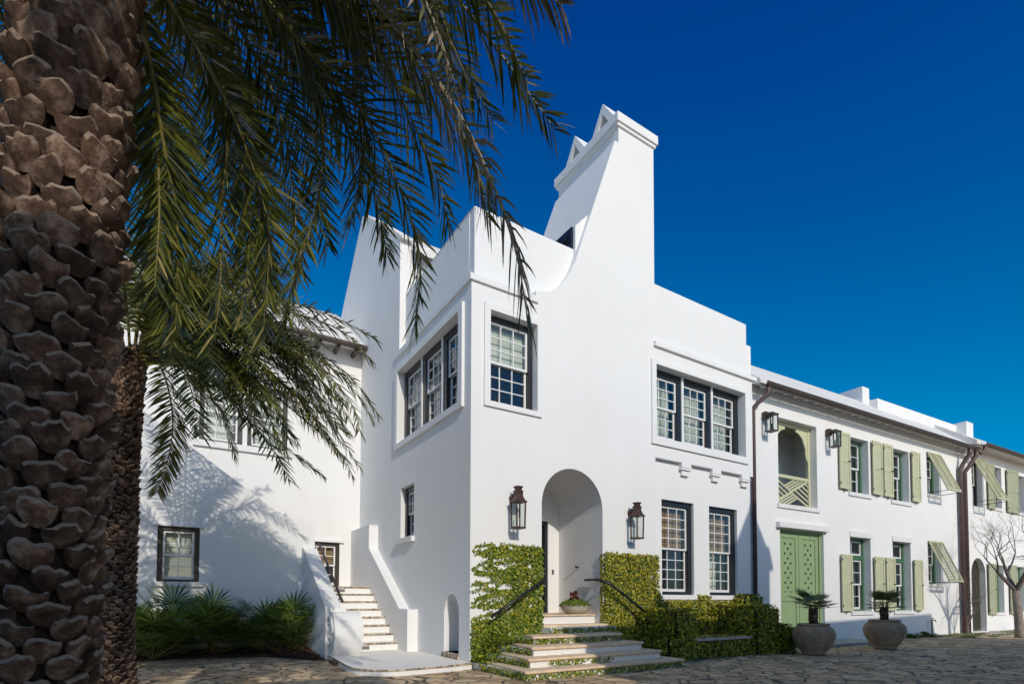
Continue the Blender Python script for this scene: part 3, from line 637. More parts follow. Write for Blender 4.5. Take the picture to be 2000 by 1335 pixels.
for q in lg:
    sill(h2, ((q[0] - .03, -.05, q[2] - .13), (q[1] + .1, 0, q[2] - .01)), ((q[0] + .001, 0, q[2] - .1), (q[1] - .001, .24, q[2] + .003)))
    b = MB(); b.box((q[0] - .03, -.035, q[3]), (q[1] + .09, 0, q[3] + .2)); b.build('window_lintel', 'sill_stone', h2)
sill(h2, ((1.42, -.05, 4.25), (3.62, 0, 4.38))); sill(h2, ((10.9, -.045, 5.52), (12.0, 0, 5.62))); sill(h2, ((10.84, -.045, 1.94), (11.98, 0, 2.04)))
b = MB(); b.box((1.33, -.14, 3.62), (3.98, 0, 3.80)); b.box((1.5, -.05, 3.6), (3.87, 0, 3.62)); bevel(b.build('door_lintel', 'sill_stone', h2), .01)
def shutter(par, u0, u1, z0, z1, c=-.06, mat='sage'):
    b = MB(); t = .04; zm = (z0 + z1) / 2; f = .09
    b.box((u0, c - t, z0), (u0 + f, c, z1)); b.box((u1 - f, c - t, z0), (u1, c, z1))
    for a, e in ((z0, z0 + f), (z1 - f, z1), (zm - f / 2, zm + f / 2)): b.box((u0 + f, c - t, a), (u1 - f, c, e))
    n = 4; w_ = (u1 - u0 - 2 * f) / n
    for i in range(n):
        b.box((u0 + f + i * w_ + .005, c - t + .014, z0 + f), (u0 + f + (i + 1) * w_ - .005, c - .006, z1 - f))
    s = b.build('shutter', mat, par)
    b = MB(); b.box((u0 + f + .001, c - .0055, z0 + f), (u1 - f - .001, c - .002, z1 - f)); b.box((u1 - .16, c - t - .012, zm - .02), (u1 + .0, c - t, zm + .02))
    b.box(((u0 + u1) / 2 - .015, -.05, z0 - .11), ((u0 + u1) / 2 + .015, -.035, z0 + .02)); b.box((u0 - .02, c - t - .008, z1 - .22), (u0 + .03, c - t, z1 - .14)); b.box((u0 - .02, c - t - .008, z0 + .14), (u0 + .03, c - t, z0 + .22))
    b.build('hinge', 'iron', s)
for a0, a1 in ((4.73, 5.36), (6.80, 7.45), (7.56, 8.19), (9.60, 10.24)):
    shutter(h2, a0, a1, 5.19, 7.13); shutter(h2, a0, a1, 1.01, 2.94)
def bahama(par, u0, u1, z1, h, ang, mat='sage'):
    """top hung louvred shutter propped out from the wall"""
    ca, sa = math.cos(ang), math.sin(ang)
    def T(u, s, d): return (u, -.02 - s * sa - d * ca, z1 - s * ca + d * sa)       # s down the panel, d out of it
    b = MB()
    def bx(ua, ub, s0, s1, d0, d1):
        P = [T(u, s, d) for d in (d0, d1) for u, s in ((ua, s0), (ub, s0), (ub, s1), (ua, s1))]
        b.add(P, [(0, 3, 2, 1), (4, 5, 6, 7), (0, 1, 5, 4), (1, 2, 6, 5), (2, 3, 7, 6), (3, 0, 4, 7)])
    f = .075; um = (u0 + u1) / 2
    bx(u0, u0 + f, 0, h, 0, .045); bx(u1 - f, u1, 0, h, 0, .045); bx(um - f / 2, um + f / 2, f, h - f, 0, .045); bx(u0 + f, u1 - f, 0, f, 0, .045); bx(u0 + f, u1 - f, h - f, h, 0, .045)
    n = 24
    for ua, ub in ((u0 + f, um - f / 2), (um + f / 2, u1 - f)):
        for i in range(n):
            s = f + (h - 2 * f) * (i + .5) / n; q = .0135
            P = [T(ua, s - q * .8, .036), T(ub, s - q * .8, .036), T(ub, s + q * .8, .008), T(ua, s + q * .8, .008)]
            P += [T(ua, s - q * .8, .042), T(ub, s - q * .8, .042), T(ub, s + q * .8, .014), T(ua, s + q * .8, .014)]
            b.add(P, [(0, 3, 2, 1), (4, 5, 6, 7), (0, 1, 5, 4), (1, 2, 6, 5), (2, 3, 7, 6), (3, 0, 4, 7)])
    s = b.build('bahama_shutter', mat, par)
    for ue in (u0 + .04, u1 - .04):
        b = MB(); b.tube([T(ue, h, .0), (ue, -.01, z1 - h * ca)], .012, 6); b.build('prop_rod', 'iron', s)
bahama(h2, 10.90, 12.02, 7.30, 1.78, R(22)); bahama(h2, 10.84, 12.0, 3.74, 1.78, R(22))
# double doors
b = MB(); b.box((1.53, .1, .06), (1.62, .3, 3.60)); b.box((3.75, .1, .06), (3.84, .3, 3.60)); b.box((1.62, .1, 3.52), (3.75, .3, 3.60)); b.build('door_frame', 'door_green', h2)
for s_, (d0, d1) in enumerate(((1.625, 2.68), (2.70, 3.745))):
    b = MB(); f = .15; zm = 1.48
    b.box((d0, .14, .07), (d0 + f, .2, 3.51)); b.box((d1 - f, .14, .07), (d1, .2, 3.51))
    for a, e in ((.07, .3), (zm - .14, zm - .004), (zm + .004, zm + .14), (3.36, 3.51)): b.box((d0 + f, .14, a), (d1 - f, .2, e))
    n = 5; ww = (d1 - d0 - 2 * f) / n
    for i in range(n): b.box((d0 + f + i * ww + .003, .165, .3), (d0 + f + (i + 1) * ww - .003, .19, 3.36))
    dd = b.build('door_leaf', 'door_green', h2)
    b = MB(); uc = (d0 + d1) / 2
    for r in range(11):
        z = 3.17 - r * .155
        for du in ((-.15, .15) if r % 2 == 0 else (0,)):
            b.tube([(uc + du, .1655, z), (uc + du, .160, z)], .04, 12)
    b.build('peephole', 'dark_gap', dd)
    b = MB(); b.box((d0, .2, .06), (d1, .21, 3.5)); b.build('door_backing', 'dark_gap', dd)
# loggia
b = MB()
b.prism([rect(1.2, 4.4, 4.4, 7.3), rect(2.2, 3.3, 4.45, 6.6)], 1.35, 1.42); b.face([(1.2, .32, 4.4), (1.2, 1.35, 4.4), (1.2, 1.35, 7.3), (1.2, .32, 7.3)]); b.face([(4.4, .32, 4.4), (4.4, 1.35, 4.4), (4.4, 1.35, 7.3), (4.4, .32, 7.3)])
b.face([(1.2, .32, 4.39), (4.4, .32, 4.39), (4.4, 1.35, 4.39), (1.2, 1.35, 4.39)])
lo = b.build('loggia_wall', 'stucco', h2)
b = MB(); b.box((1.2, .33, 7.28), (4.4, 1.35, 7.33)); b.build('ceiling', 'sage', lo)
dw = window(h2, IDM, 2.2, 3.3, 4.45, 6.6, 1.19, 2, 3, 0, fm='green_frame', fr=.1, back='dark', name='loggia_door', bw=.13, io=.004)
b = MB(); P = [(1.50, .1), (3.54, .18)]
b.box((3.42, .22, 4.385), (3.53, .30, 7.095)); b.box((1.505, .22, 4.385), (1.6, .30, 7.095)); b.box((1.6, .22, 6.98), (3.42, .30, 7.095)); b.box((1.6, .22, 5.3), (3.42, .30, 5.40)); b.box((1.6, .22, 4.385), (3.42, .30, 4.46))
# scalloped brackets at the top corners
def spand(sx, u):
    W_ = .62; pts = [(u, 6.98), (u + sx * W_, 6.98)]
    for i in range(13):
        t = i / 12; r = 1 + .045 * math.sin(t * 6 * math.pi)
        pts.append((u + sx * (W_ - (W_ - .09) * math.sin(t * math.pi / 2) * r), 6.98 - .10 - .80 * (1 - math.cos(t * math.pi / 2)) * r))
    pts.append((u, 5.95))
    return pts
b.prism([spand(-1, 3.42)], .235, .285); b.prism([spand(1, 1.6)], .235, .285)
lf = b.build('loggia_frame', 'sage', h2)
b = MB()
def bar(u0, z0, u1, z1, wd=.05):
    d = Vector((u1 - u0, z1 - z0)); L = d.length; nrm = Vector((-d.y, d.x)) / L * wd / 2
    P = [(u0 + nrm.x, z0 + nrm.y), (u0 - nrm.x, z0 - nrm.y), (u1 - nrm.x, z1 - nrm.y), (u1 + nrm.x, z1 + nrm.y)]
    b.prism([P], .24 + .002 * (rnd.random()), .28)
A0, A1, Z0, Z1 = 1.6, 3.42, 4.46, 5.30; hh = Z1 - Z0; um = 2.51; zm = (Z0 + Z1) / 2
def clipbar(u, z, dx, dz, reg):
    # clip a long bar to a triangle region by sampling
    pts = []
    for i in range(-200, 201):
        p = (u + dx * i * .012, z + dz * i * .012)
        if A0 <= p[0] <= A1 and Z0 <= p[1] <= Z1 and reg(p): pts.append(p)
    if len(pts) > 6: bar(*pts[0], *pts[-1])
k = hh / (A1 - A0)
up_ = lambda p: (p[1] - Z0) > k * (p[0] - A0) ; dn_ = lambda p: (p[1] - Z0) > k * (A1 - p[0])
top = lambda p: up_(p) and dn_(p); bot = lambda p: not up_(p) and not dn_(p); lef = lambda p: up_(p) and not dn_(p); rig = lambda p: not up_(p) and dn_(p)
bar(A0, Z0, A1, Z1); bar(A0, Z1, A1, Z0)
for j in range(1, 5):
    d = j * .21
    clipbar(um + d, zm + .2 * 0 + hh / 2, -1, -k, top); clipbar(um - d, zm - hh / 2, 1, k, bot)
    clipbar(A0, zm + d * k * 0 - hh / 2 + j * hh / 5, 1, -k, lef); clipbar(A1, zm + hh / 2 - j * hh / 5, -1, k, rig)
    clipbar(A0, Z0 + j * hh / 5, 1, -k, lef); clipbar(A1, Z0 + j * hh / 5, 1, -k, rig)
b.build('lattice_railing', 'sage', h2)
# eaves, gutter, roof
b = MB()
b.prism([[(-.34, 7.82), (-.34, 7.93), (1.55, 9.52), (3.2, 9.52), (3.2, 9.3), (1.6, 9.3), (.0, 7.95), (0, 7.88), (-.3, 7.80)]], .22, 14.3, LFM)
b.build('roof', 'stucco_roof', h2)
for i in range(26):
    b = MB(); b.box((.45 + i * .54, -.335, 7.745), (.53 + i * .54, -.16, 7.80)); b.build('rafter_tail', 'stucco_roof', h2)
def gutter(par, u0, u1, c, z, r=.105):
    b = MB(); n = 10; vs = []
    for u in (u0, u1):
        for rr in (r, r - .008):
            for i in range(n + 1):
                a = math.pi + math.pi * i / n; vs.append((u, c + rr * math.cos(a), z + rr * 1.1 * math.sin(a)))
    N = n + 1; fs = []
    for i in range(n): fs += [(i, i + 1, 2 * N + i + 1, 2 * N + i), (N + i, 3 * N + i, 3 * N + i + 1, N + i + 1), (i, N + i, N + i + 1, i + 1), (2 * N + i, 2 * N + i + 1, 3 * N + i + 1, 3 * N + i)]
    fs += [(0, 2 * N, 3 * N, N), (n, N + n, 3 * N + n, 2 * N + n)]
    b.add(vs, fs)
    b.tube([(u0, c - r, z), (u1, c - r, z)], .014, 6)
    k = int((u1 - u0) / .9)
    for i in range(k): b.box((u0 + .3 + i * .9, c - r, z - .004), (u0 + .33 + i * .9, c + r + .02, z + .004))
    return b.build('gutter', 'gutter_brown', par)
gutter(h2, .25, 14.35, -.44, 7.80)
def downspout(par, pts, r, base=True):
    b = MB(); b.tube(pts, r, 12)
    zz = [p for p in pts]
    return b.build('downspout', 'pipe_brown', par, smooth=True)
downspout(h2, [(.46, -.44, 7.75), (.46, -.42, 7.55), (.44, -.38, 7.45), (.28, -.2, 7.25), (.2, -.12, 7.12), (.19, -.1, 7.0), (.19, -.1, 0)], .062)
downspout(h2, [(13.62, -.44, 7.75), (13.62, -.42, 7.5), (13.6, -.3, 7.3), (13.56, -.2, 7.1), (13.50, -.12, 6.9), (13.50, -.12, 0)], .08)
downspout(h2, [(14.2, -.44, 7.75), (14.2, -.42, 7.5), (14.1, -.3, 7.2), (13.96, -.2, 6.95), (13.92, -.12, 6.8), (13.92, -.12, 0)], .08)
# monitor and party wall on the roof
b = MB(); b.box((8.9, 1.3, 8.6), (9.4, 5.5, 10.0)); bevel(b.build('party_wall', 'stucco', h2), .01)
b = MB(); b.box((9.41, 1.0, 8.4), (16.2, 1.5, 9.5)); b.prism([[(1.5, 9.0), (5.5, 9.0), (5.5, 10.1), (2.1, 10.1), (1.5, 9.55)]], 10.6, 16.2, LFM); b.box((16.2, .62, 8.2), (16.9, 4.5, 9.6)); b.build('roof_monitor', 'stucco', h2)
# entry slab
sl_ = MB(); plate([H2(.9, -1.3, 0)[:2], H2(4.3, -1.25, 0)[:2], H2(4.9, -.9, 0)[:2], H2(5.05, -.4, 0)[:2], H2(5.0, 0, 0)[:2], H2(.9, 0, 0)[:2]], .0, .09, sl_)
tag(bevel(sl_.build('door_slab', 'slab_stone'), .02), 'low stone slab on the ground in front of the green double doors', 'doorstep')
# lanterns on the row house
def box_lantern(u, z, label):
    t = thing('wall_lantern', label, 'lantern', H2(u, 0, z), YAW, 'box lanterns beside the loggia')
    b = MB(); b.box((-.09, -.14, .28), (.09, -.03, .5)); b.tube([(0, -.1, .42), (.03, -.26, .42)], .03, 8); b.build('bracket', 'bronze', t)
    b = MB(); yc, h = -.26, .12
    for sx in (-1, 1):
        for sy in (-1, 1): b.box((sx * h - .014 + .03, yc + sy * h - .014, -.12), (sx * h + .014 + .03, yc + sy * h + .014, .36))
    b.box((-h - .015 + .03, yc - h - .015, -.14), (h + .015 + .03, yc + h + .015, -.115)); b.box((-h - .03 + .03, yc - h - .03, .36), (h + .03 + .03, yc + h + .03, .39)); b.box((-h * .6 + .03, yc - h * .6, .39), (h * .6 + .03, yc + h * .6, .44)); b.build('cage', 'bronze', t)
    b = MB()
    for (ax, ay), (bx, by) in (((-1, -1), (1, -1)), ((1, -1), (1, 1)), ((1, 1), (-1, 1)), ((-1, 1), (-1, -1))):
        b.face([(ax * h + .03, yc + ay * h, -.115), (bx * h + .03, yc + by * h, -.115), (bx * h + .03, yc + by * h, .36), (ax * h + .03, yc + ay * h, .36)])
    b.build('glass_pane', 'lamp_glass', t)
    b = MB(); b.tube([(.03, yc, -.115), (.03, yc, .1)], .02, 8); b.build('burner', 'iron', t)
box_lantern(.80, 6.60, 'bronze box lantern on the white wall between downspout and loggia')
box_lantern(4.12, 6.60, 'bronze box lantern on the white wall between loggia and shutters')

# ------------------------------------------------------------------ far row house
h3 = thing('row_house', 'white row house at the far right with an arched gate behind the bare tree', 'house', H2(14.26, 0, 0), YAW)
D = 14.26
b = MB()
w3 = [(14.92, 15.95, 5.5, 7.58), (17.02, 17.95, 5.6, 7.5), (19.66, 20.6, 5.6, 7.4), (16.86, 17.9, .85, 3.0), (19.4, 20.4, .85, 3.0)]
b.prism([rect(0, 16, 0, 8.05), arch(14.62 - D, 16.0 - D, .05, 2.55, 18)] + [rect(q[0] - D, q[1] - D, q[2], q[3]) for q in w3], 0, .32); b.build('front_wall', 'stucco', h3)
for q in w3: window(h3, IDM, q[0] - D, q[1] - D, q[2], q[3], .2, 2, 2, 2, fm='black_frame' if q[2] > 3 else 'green_frame', fr=.13, frl=.02, back='side', bw=.05)
for q in w3[1:]: sill(h3, ((q[0] - D - .05, -.05, q[2] - .12), (q[1] - D + .08, 0, q[2])))
for a0, a1 in ((16.1, 16.84), (18.35, 19.1)): shutter(h3, a0 - D, a1 - D, .78, 3.04, mat='sage_dark')
for a0, a1 in ((16.3, 16.98), (18.32, 19.62)): shutter(h3, a0 - D, a1 - D, 5.5, 7.5, mat='sage_dark')
bahama(h3, 14.86 - D, 16.02 - D, 7.62, 2.15, R(23))
b = MB()
gp = arch(14.64 - D, 15.98 - D, .08, 2.55, 18)
b.prism([gp, [(c_[0] * .88 + (15.31 - D) * .12, c_[1] * .97 + .06) for c_ in gp]], .2, .26)
for i in range(13):
    u = 14.70 - D + i * .1; dz = math.sqrt(max(0, .67 ** 2 - (u - (15.31 - D)) ** 2)); b.tube([(u, .23, .1), (u, .23, 2.55 + dz)], .014, 6)
b.box((14.65 - D, .21, 1.35), (15.97 - D, .25, 1.39)); b.build('arched_gate', 'gate_green', h3)
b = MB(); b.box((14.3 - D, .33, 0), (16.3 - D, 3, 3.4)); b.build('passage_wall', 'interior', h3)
b = MB()
b.prism([[(-.5, 7.98), (-.5, 8.10), (2.2, 10.0), (6, 10.0), (6, 9.8), (2.2, 9.8), (0, 8.1), (0, 8.0)]], -.15, 16, LFM)
for i in range(5): b.prism([[(-.5 + i * .5, 8.105 + i * .352), (-.5 + i * .5, 8.14 + i * .352), (-.04 + i * .5, 8.47 + i * .352 - .02), (-.04 + i * .5, 8.42 + i * .352)]], -.14, 15.9, LFM)
b.build('roof', 'stucco_roof', h3)
b = MB(); b.box((0, .32, 0), (.3, 6, 8)); b.box((.3, 5.7, 0), (16, 6, 8)); b.build('back_wall', 'stucco', h3)
gutter(h3, .2, 16, -.6, 8.02)
downspout(h3, [(.35, -.6, 7.95), (.34, -.58, 7.75), (.2, -.5, 7.6), (0.0, -.44, 7.75)], .07)

# ------------------------------------------------------------------ far house with shingled roof beyond
fh = thing('far_house', 'white house with a pale shingled roof beyond the far row house', 'house', H2(24, 3.2, 0), YAW)
b = MB(); b.box((0, 0, 0), (12, 8, 9.0)); b.build('wall', 'stucco', fh)
b = MB()
for i in range(12):
    b.prism([[(-.4 + i * .4, 8.9 + i * .26), (.06 + i * .4, 9.14 + i * .26), (.06 + i * .4, 9.22 + i * .26), (-.4 + i * .4, 8.99 + i * .26)]], -.5, 12.5, LFM)
b.build('roof', 'stucco_roof', fh)

# ------------------------------------------------------------------ houses across the courtyard (behind the camera)
n1 = thing('courtyard_house', 'white gabled house across the courtyard behind the viewer, its shadow falls on steps', 'house', (0, 0, 0))
b = MB(); b.box((.2, -19, 0), (18.6, -11, 6.95)); b.build('wall', 'stucco', n1)
b = MB(); b.box((6.8, -11.9, 6.9), (8.35, -11.02, 9.2)); b.box((6.65, -12.0, 9.2), (8.5, -10.95, 9.35))
b.prism([[(6.75, 9.35), (8.4, 9.35), (7.6, 10.75)]], -11.4, -11.1)
b.box((3.3, -11.6, 6.9), (3.8, -11.1, 7.6)); b.prism([[(3.25, 7.6), (3.85, 7.6), (3.55, 8.0)]], -11.6, -11.1); b.build('chimney', 'stucco', n1)
n2 = thing('courtyard_house', 'second white house across the courtyard behind the viewer, shading the palm trunk', 'house', (0, 0, 0))
b = MB(); b.box((-18, -22, 0), (-5.2, -14, 7.6)); b.build('wall', 'stucco', n2)
b = MB(); b.prism([[(-22.3, 7.4), (-13.6, 7.6), (-13.6, 7.75), (-18, 10.2), (-22.3, 7.6)]], -18.3, -4.9, LFM); b.build('roof', 'stucco_roof', n2)

# ------------------------------------------------------------------ palms
def frond_mesh(az, prof, L=.40, npair=85, hw=.0125, dry=0.0, start=.12, twist=0.0, seed=0, rad=.022, grav=.2, bare=.14):
    """date palm frond: prof is (radius, height) along a vertical plane at azimuth az"""
    q = random.Random(seed)
    ca, sa = math.cos(R(az)), math.sin(R(az))
    S0 = Vector((-sa, ca, 0))
    wob = q.uniform(-.06, .06)
    P = [Vector((ca * r, sa * r, z)) + S0 * wob * r * r * .3 for r, z in prof]
    C = bez(P, 40)
    ln = [0]
    for i in range(40): ln.append(ln[-1] + (C[i + 1] - C[i]).length)
    tot = ln[-1]
    mb = MB(); mb.m = 0
    mb.tube(C[::2], [rad * (1 - .86 * i / 20) for i in range(21)], 6)
    mb.m = 1
    def at(s):
        s = max(0, min(tot - 1e-4, s)); i = 0
        while ln[i + 1] < s: i += 1
        f = (s - ln[i]) / max(1e-6, ln[i + 1] - ln[i]); return C[i].lerp(C[i + 1], f), (C[i + 1] - C[i]).normalized()
    for k in range(npair):
        t = bare + (1 - bare) * (k + .5) / npair
        for sd in (-1, 1):
            p, T = at((t + q.uniform(-.006, .006)) * tot)
            S = (S0 - T * S0.dot(T)).normalized(); N = S.cross(T).normalized()
            if N.z < 0: N = -N
            env = min(1, .30 + 2.6 * (t - bare)) * (1 - .55 * max(0, (t - .55) / .45))
            l = L * env * q.uniform(.8, 1.1)
            ct = .36 + .72 * t + q.uniform(-.16, .16); lift = q.choice((-.3, .08, .42)) + q.uniform(-.12, .12)
            d = (S * sd + T * ct + N * lift).normalized(); d = (d + Vector((0, 0, -grav * q.uniform(.5, 1.2)))).normalized()
            wv = d.cross((N * q.uniform(.5, 1) + S * q.uniform(-.7, .7))).normalized()
            bend = Vector((0, 0, -1)) * l * (.10 + dry * q.uniform(0, .5)) + S * q.uniform(-.05, .05) * l
            a = p; m1 = p + d * l * .38; m2 = p + d * l * .72 + bend * .4; e = p + d * l + bend
            w1 = hw * q.uniform(.8, 1.15)
            mb.add([a - wv * w1 * .5, a + wv * w1 * .5, m1 + wv * w1, m1 - wv * w1, m2 + wv * w1 * .8, m2 - wv * w1 * .8, e],
                   [(0, 1, 2, 3), (3, 2, 4, 5), (5, 4, 6)])
    return mb
def trunk_mesh(h, rfun, lean, nring, ringdz, bw, bh, outk, seed, top_long=0.0):
    q = random.Random(seed); mb = MB(); mb.m = 0
    cx = lambda z: Vector((lean[0] * z, lean[1] * z, z))
    n = 24; k = 30
    vs = [cx(h * i / k) + Vector((math.cos(a), math.sin(a), 0)) * rfun(h * i / k) * .97 for i in range(k + 1) for a in [2 * math.pi * j / n for j in range(n)]]
    mb.add(vs, [(i * n + j, i * n + (j + 1) % n, (i + 1) * n + (j + 1) % n, (i + 1) * n + j) for i in range(k) for j in range(n)])
    mb.m = 1
    rings = int(h / ringdz)
    for r_ in range(rings):
        z0 = r_ * ringdz
        f = z0 / h
        for j in range(nring):
            a = 2 * math.pi * (j + .5 * (r_ % 2) + .035 * r_) / nring + q.uniform(-.05, .05)
            zc = z0 + q.uniform(-.02, .02)
            R0 = rfun(zc); W = bw * q.uniform(.86, 1.1) * R0 / rfun(0); H = bh * q.uniform(.85, 1.15) * (1 + top_long * max(0, f - .72) * 3)
            O = outk * q.uniform(.75, 1.3)
            tl = q.uniform(-.12, .12); notch = q.uniform(-.14, .14)
            base = cx(zc)
            er = Vector((math.cos(a), math.sin(a), 0)); et = Vector((-math.sin(a), math.cos(a), 0))
            sk = q.uniform(-.10, .10); pk = q.uniform(-.6, .6); N = 18; Rr = R0 + O
            fj = [q.uniform(-.08, .08) for _ in range(N)]
            def bp(x, t, o):
                an = x / Rr
                return base + (er * math.cos(an) + et * math.sin(an)) * (R0 + o) + Vector((0, 0, H * t))
            ring = []
            for k_ in range(N):
                th = 2 * math.pi * k_ / N; c, s_ = math.cos(th), math.sin(th)
                x = math.copysign(abs(c) ** 1.05, c) * W / 2; t = .5 + .5 * math.copysign(abs(s_) ** .95, s_)
                if s_ > .45: t = .84 - .16 * abs(x / (W / 2) - pk) + .12 * notch * 6 * x / W + fj[k_]      # broken upper rim
                x += sk * t * W
                ring.append((x, t))
            ot = lambda t: O * (.34 + .80 * max(0, t))
            vs = [bp(x * .62, .5 + (t - .5) * .66, -.035) for x, t in ring]
            vs += [bp(x * .98, .5 + (t - .5) * .99, ot(t) * .55) for x, t in ring]
            vs += [bp(x, t, ot(t) * .86) for x, t in ring]
            vs += [bp(x * .86, .5 + (t - .5) * .86, ot(t) * 1.02) if t < .62 else bp(x * .84, t - .11, ot(t - .1) * 1.05) for x, t in ring]
            vs += [bp(x * .42, .5 + (t - .5) * .45, ot(.5 + (t - .5) * .45) * 1.10 + q.uniform(-.003, .003)) for x, t in ring]
            fs = [(i * N + k_, i * N + (k_ + 1) % N, (i + 1) * N + (k_ + 1) % N, (i + 1) * N + k_) for i in range(4) for k_ in range(N)] + [tuple(4 * N + k_ for k_ in range(N))]
            mb.add(vs, fs)
            nf = len(fs)
            for k_ in range(N):
                if ring[k_][1] > .6 and ring[(k_ + 1) % N][1] > .6: mb.mi[-nf + 2 * N + k_] = 2
            if f > .62 and q.random() < .8:      # fibres from the leaf sheath
                for _ in range(7):
                    x = q.uniform(-W, W) * .6; p0 = bp(x, q.uniform(.5, 1.0), O * .3); d = er * q.uniform(0, .05) + et * q.uniform(-.05, .05) + Vector((0, 0, q.uniform(-.10, .06)))
                    mb.m = 0; mb.add([p0 - et * .002, p0 + et * .002, p0 + d], [(0, 1, 2)]); mb.m = 1
    return mb
def palm(loc, label, trunk, fronds, crown_xy, **kw):
    t = thing('date_palm', label, 'palm tree', loc, 0, 'date palms')
    tr = trunk.build('trunk', ['trunk_fibre', 'palm_boot', 'palm_cut'], t)
    for p_ in tr.data.polygons: p_.use_smooth = p_.material_index >= 1
    try: tr.data.set_sharp_from_angle(angle=R(42))
    except Exception: pass
    for i, (az, prof, opt) in enumerate(fronds):
        o = dict(kw); o.update(opt); mt = o.pop('mat', 'palm_leaf'); rm = 'rachis_dry' if mt == 'palm_leaf_dry' else 'rachis'
        f = frond_mesh(az, prof, seed=i + int(loc[1] * 10), **o).build('frond', [rm, mt], t)
        f.location = (crown_xy[0], crown_xy[1], 0)
    return t
DRY = dict(mat='palm_leaf_dry', dry=.8)
f1 = [(-17.2, [(.12, 5.3), (0.7, 6.0), (1.56, 5.91), (2.25, 5.27), (2.61, 4.85), (2.82, 4.6)], {}),
      (-32.2, [(.12, 5.1), (.4, 5.5), (0.97, 5.5), (1.63, 4.88), (2.08, 4.3), (2.32, 3.84), (2.48, 3.39), (2.55, 2.98)], DRY),
      (-2.2, [(.12, 5.1), (0.44, 5.55), (0.87, 5.4), (1.27, 5.1), (1.62, 4.86), (1.89, 4.39), (2.03, 3.99), (2.0, 3.38)], {}),
      (17.8, [(.1, 5.1), (0.21, 5.3), (0.41, 5.17), (0.69, 4.88), (0.86, 4.64), (1.01, 4.29), (1.09, 4.0), (1.06, 3.3)], {}),
      (37.8, [(.12, 5.0), (0.35, 4.85), (0.48, 4.31), (0.58, 3.9), (0.59, 3.17)], {}),
      (27.8, [(.15, 5.2), (0.5, 5.45), (0.74, 5.18), (0.85, 4.71), (0.82, 4.13), (0.82, 3.54), (0.79, 3.2)], {}),
      (7.8, [(.12, 5.2), (0.36, 5.5), (0.89, 5.6), (1.21, 5.25), (1.36, 4.84), (1.33, 4.24), (1.2, 3.72), (1.1, 3.22)], {}),
      (-12.2, [(.12, 5.2), (0.37, 5.6), (1.11, 5.67), (1.57, 5.25), (1.78, 4.86), (2.03, 4.38), (2.15, 4.0)], {}),
      (-24, [(.12, 5.3), (0.35, 5.65), (1.25, 6.0), (2.05, 5.7), (2.45, 5.4), (2.8, 5.2)], DRY),
      (-42.2, [(.12, 5.2), (0.3, 5.64), (1.14, 5.6), (1.75, 4.95), (2.03, 4.45), (2.2, 3.95)], dict(mat='palm_leaf_dry', dry=.3)),
      (47.8, [(.12, 5.2), (0.33, 5.19), (0.47, 4.64), (0.53, 3.99), (0.51, 3.41)], {}),
      (2.8, [(.12, 5.3), (0.78, 5.86), (1.35, 5.71), (1.58, 5.34), (1.63, 4.69), (1.54, 4.1)], {}),
      (-8, [(.12, 5.3), (.6, 5.75), (1.3, 5.75), (1.9, 5.2), (2.3, 4.7), (2.45, 4.2)], {}),
      (12, [(.12, 5.3), (.5, 5.6), (1.0, 5.6), (1.5, 5.2), (1.85, 4.7), (2.0, 4.2)], {}),
      (22, [(.12, 5.2), (.4, 5.5), (.8, 5.45), (1.15, 5.1), (1.3, 4.5), (1.35, 3.9)], {}),
      (33, [(.12, 5.2), (.4, 5.4), (.75, 5.2), (1.0, 4.7), (1.1, 4.1), (1.05, 3.5)], {}),
      (-27, [(.12, 5.3), (.6, 5.9), (1.3, 5.9), (1.9, 5.45), (2.3, 5.0), (2.55, 4.5)], {}),
      (-5, [(.12, 5.3), (.7, 6.1), (1.5, 6.2), (2.2, 5.7), (2.6, 5.2)], {}),
      (-36, [(.12, 5.3), (.5, 5.8), (1.1, 5.8), (1.6, 5.4), (1.95, 4.9), (2.1, 4.5)], {}),
      ]
q = random.Random(3)
for i in range(30):
    az = q.uniform(75, 250); r = q.uniform(2.2, 3.0); lift = q.uniform(.2, 1.6); dr = q.uniform(.2, 2.0)
    f1.append((az, [(.12, 5.2), (r * .25, 5.4 + lift * .6), (r * .5, 5.4 + lift), (r * .78, 5.4 + lift - dr * .3), (r, 5.2 + lift - dr)], {}))
for i in range(8):
    az = q.uniform(-140, -60); r = q.uniform(1.3, 2.0)
    f1.append((az, [(.12, 5.2), (r * .3, 5.9), (r * .65, 6.1), (r, q.uniform(5.45, 5.9))], {}))
for i in range(12):   # fronds on the sunny side, above the viewer, that dapple the trunk
    az = q.uniform(-150, -72); r = q.uniform(2.1, 3.0)
    f1.append((az, [(.12, 5.2), (r * .3, 5.9), (r * .6, 6.2), (r, q.uniform(5.3, 6.0))], {}))
for i in range(9):   # the dense upper part of the crown over the courtyard
    az = q.uniform(-40, 60); r = q.uniform(1.3, 2.1); top = q.uniform(5.5, 6.3); dr = q.uniform(.6, 1.7) * (1.0 if az < 5 else 1.25)
    f1.append((az, [(.12, 5.2), (r * .3, top - .1), (r * .6, top), (r * .85, top - dr * .45), (r, top - dr)], {}))
for i in range(7):
    az = q.uniform(-130, -50); r = q.uniform(1.6, 2.4); lift = q.uniform(1.2, 2.2)
    f1.append((az, [(.12, 5.3), (r * .3, 5.8 + lift * .6), (r * .65, 6 + lift), (r, 6 + lift)], {}))
LEAN = (.030, -.019)
tk1 = trunk_mesh(5.3, lambda z: .20 + .004 * z, LEAN, 8, .100, .196, .182, .105, 5, 1.5)
palm((-5.70, -5.575, 0), 'huge date palm with thick scaly trunk at the left edge and long drooping fronds', tk1, f1, (.19, -.12), L=.45, npair=112, hw=.0095)
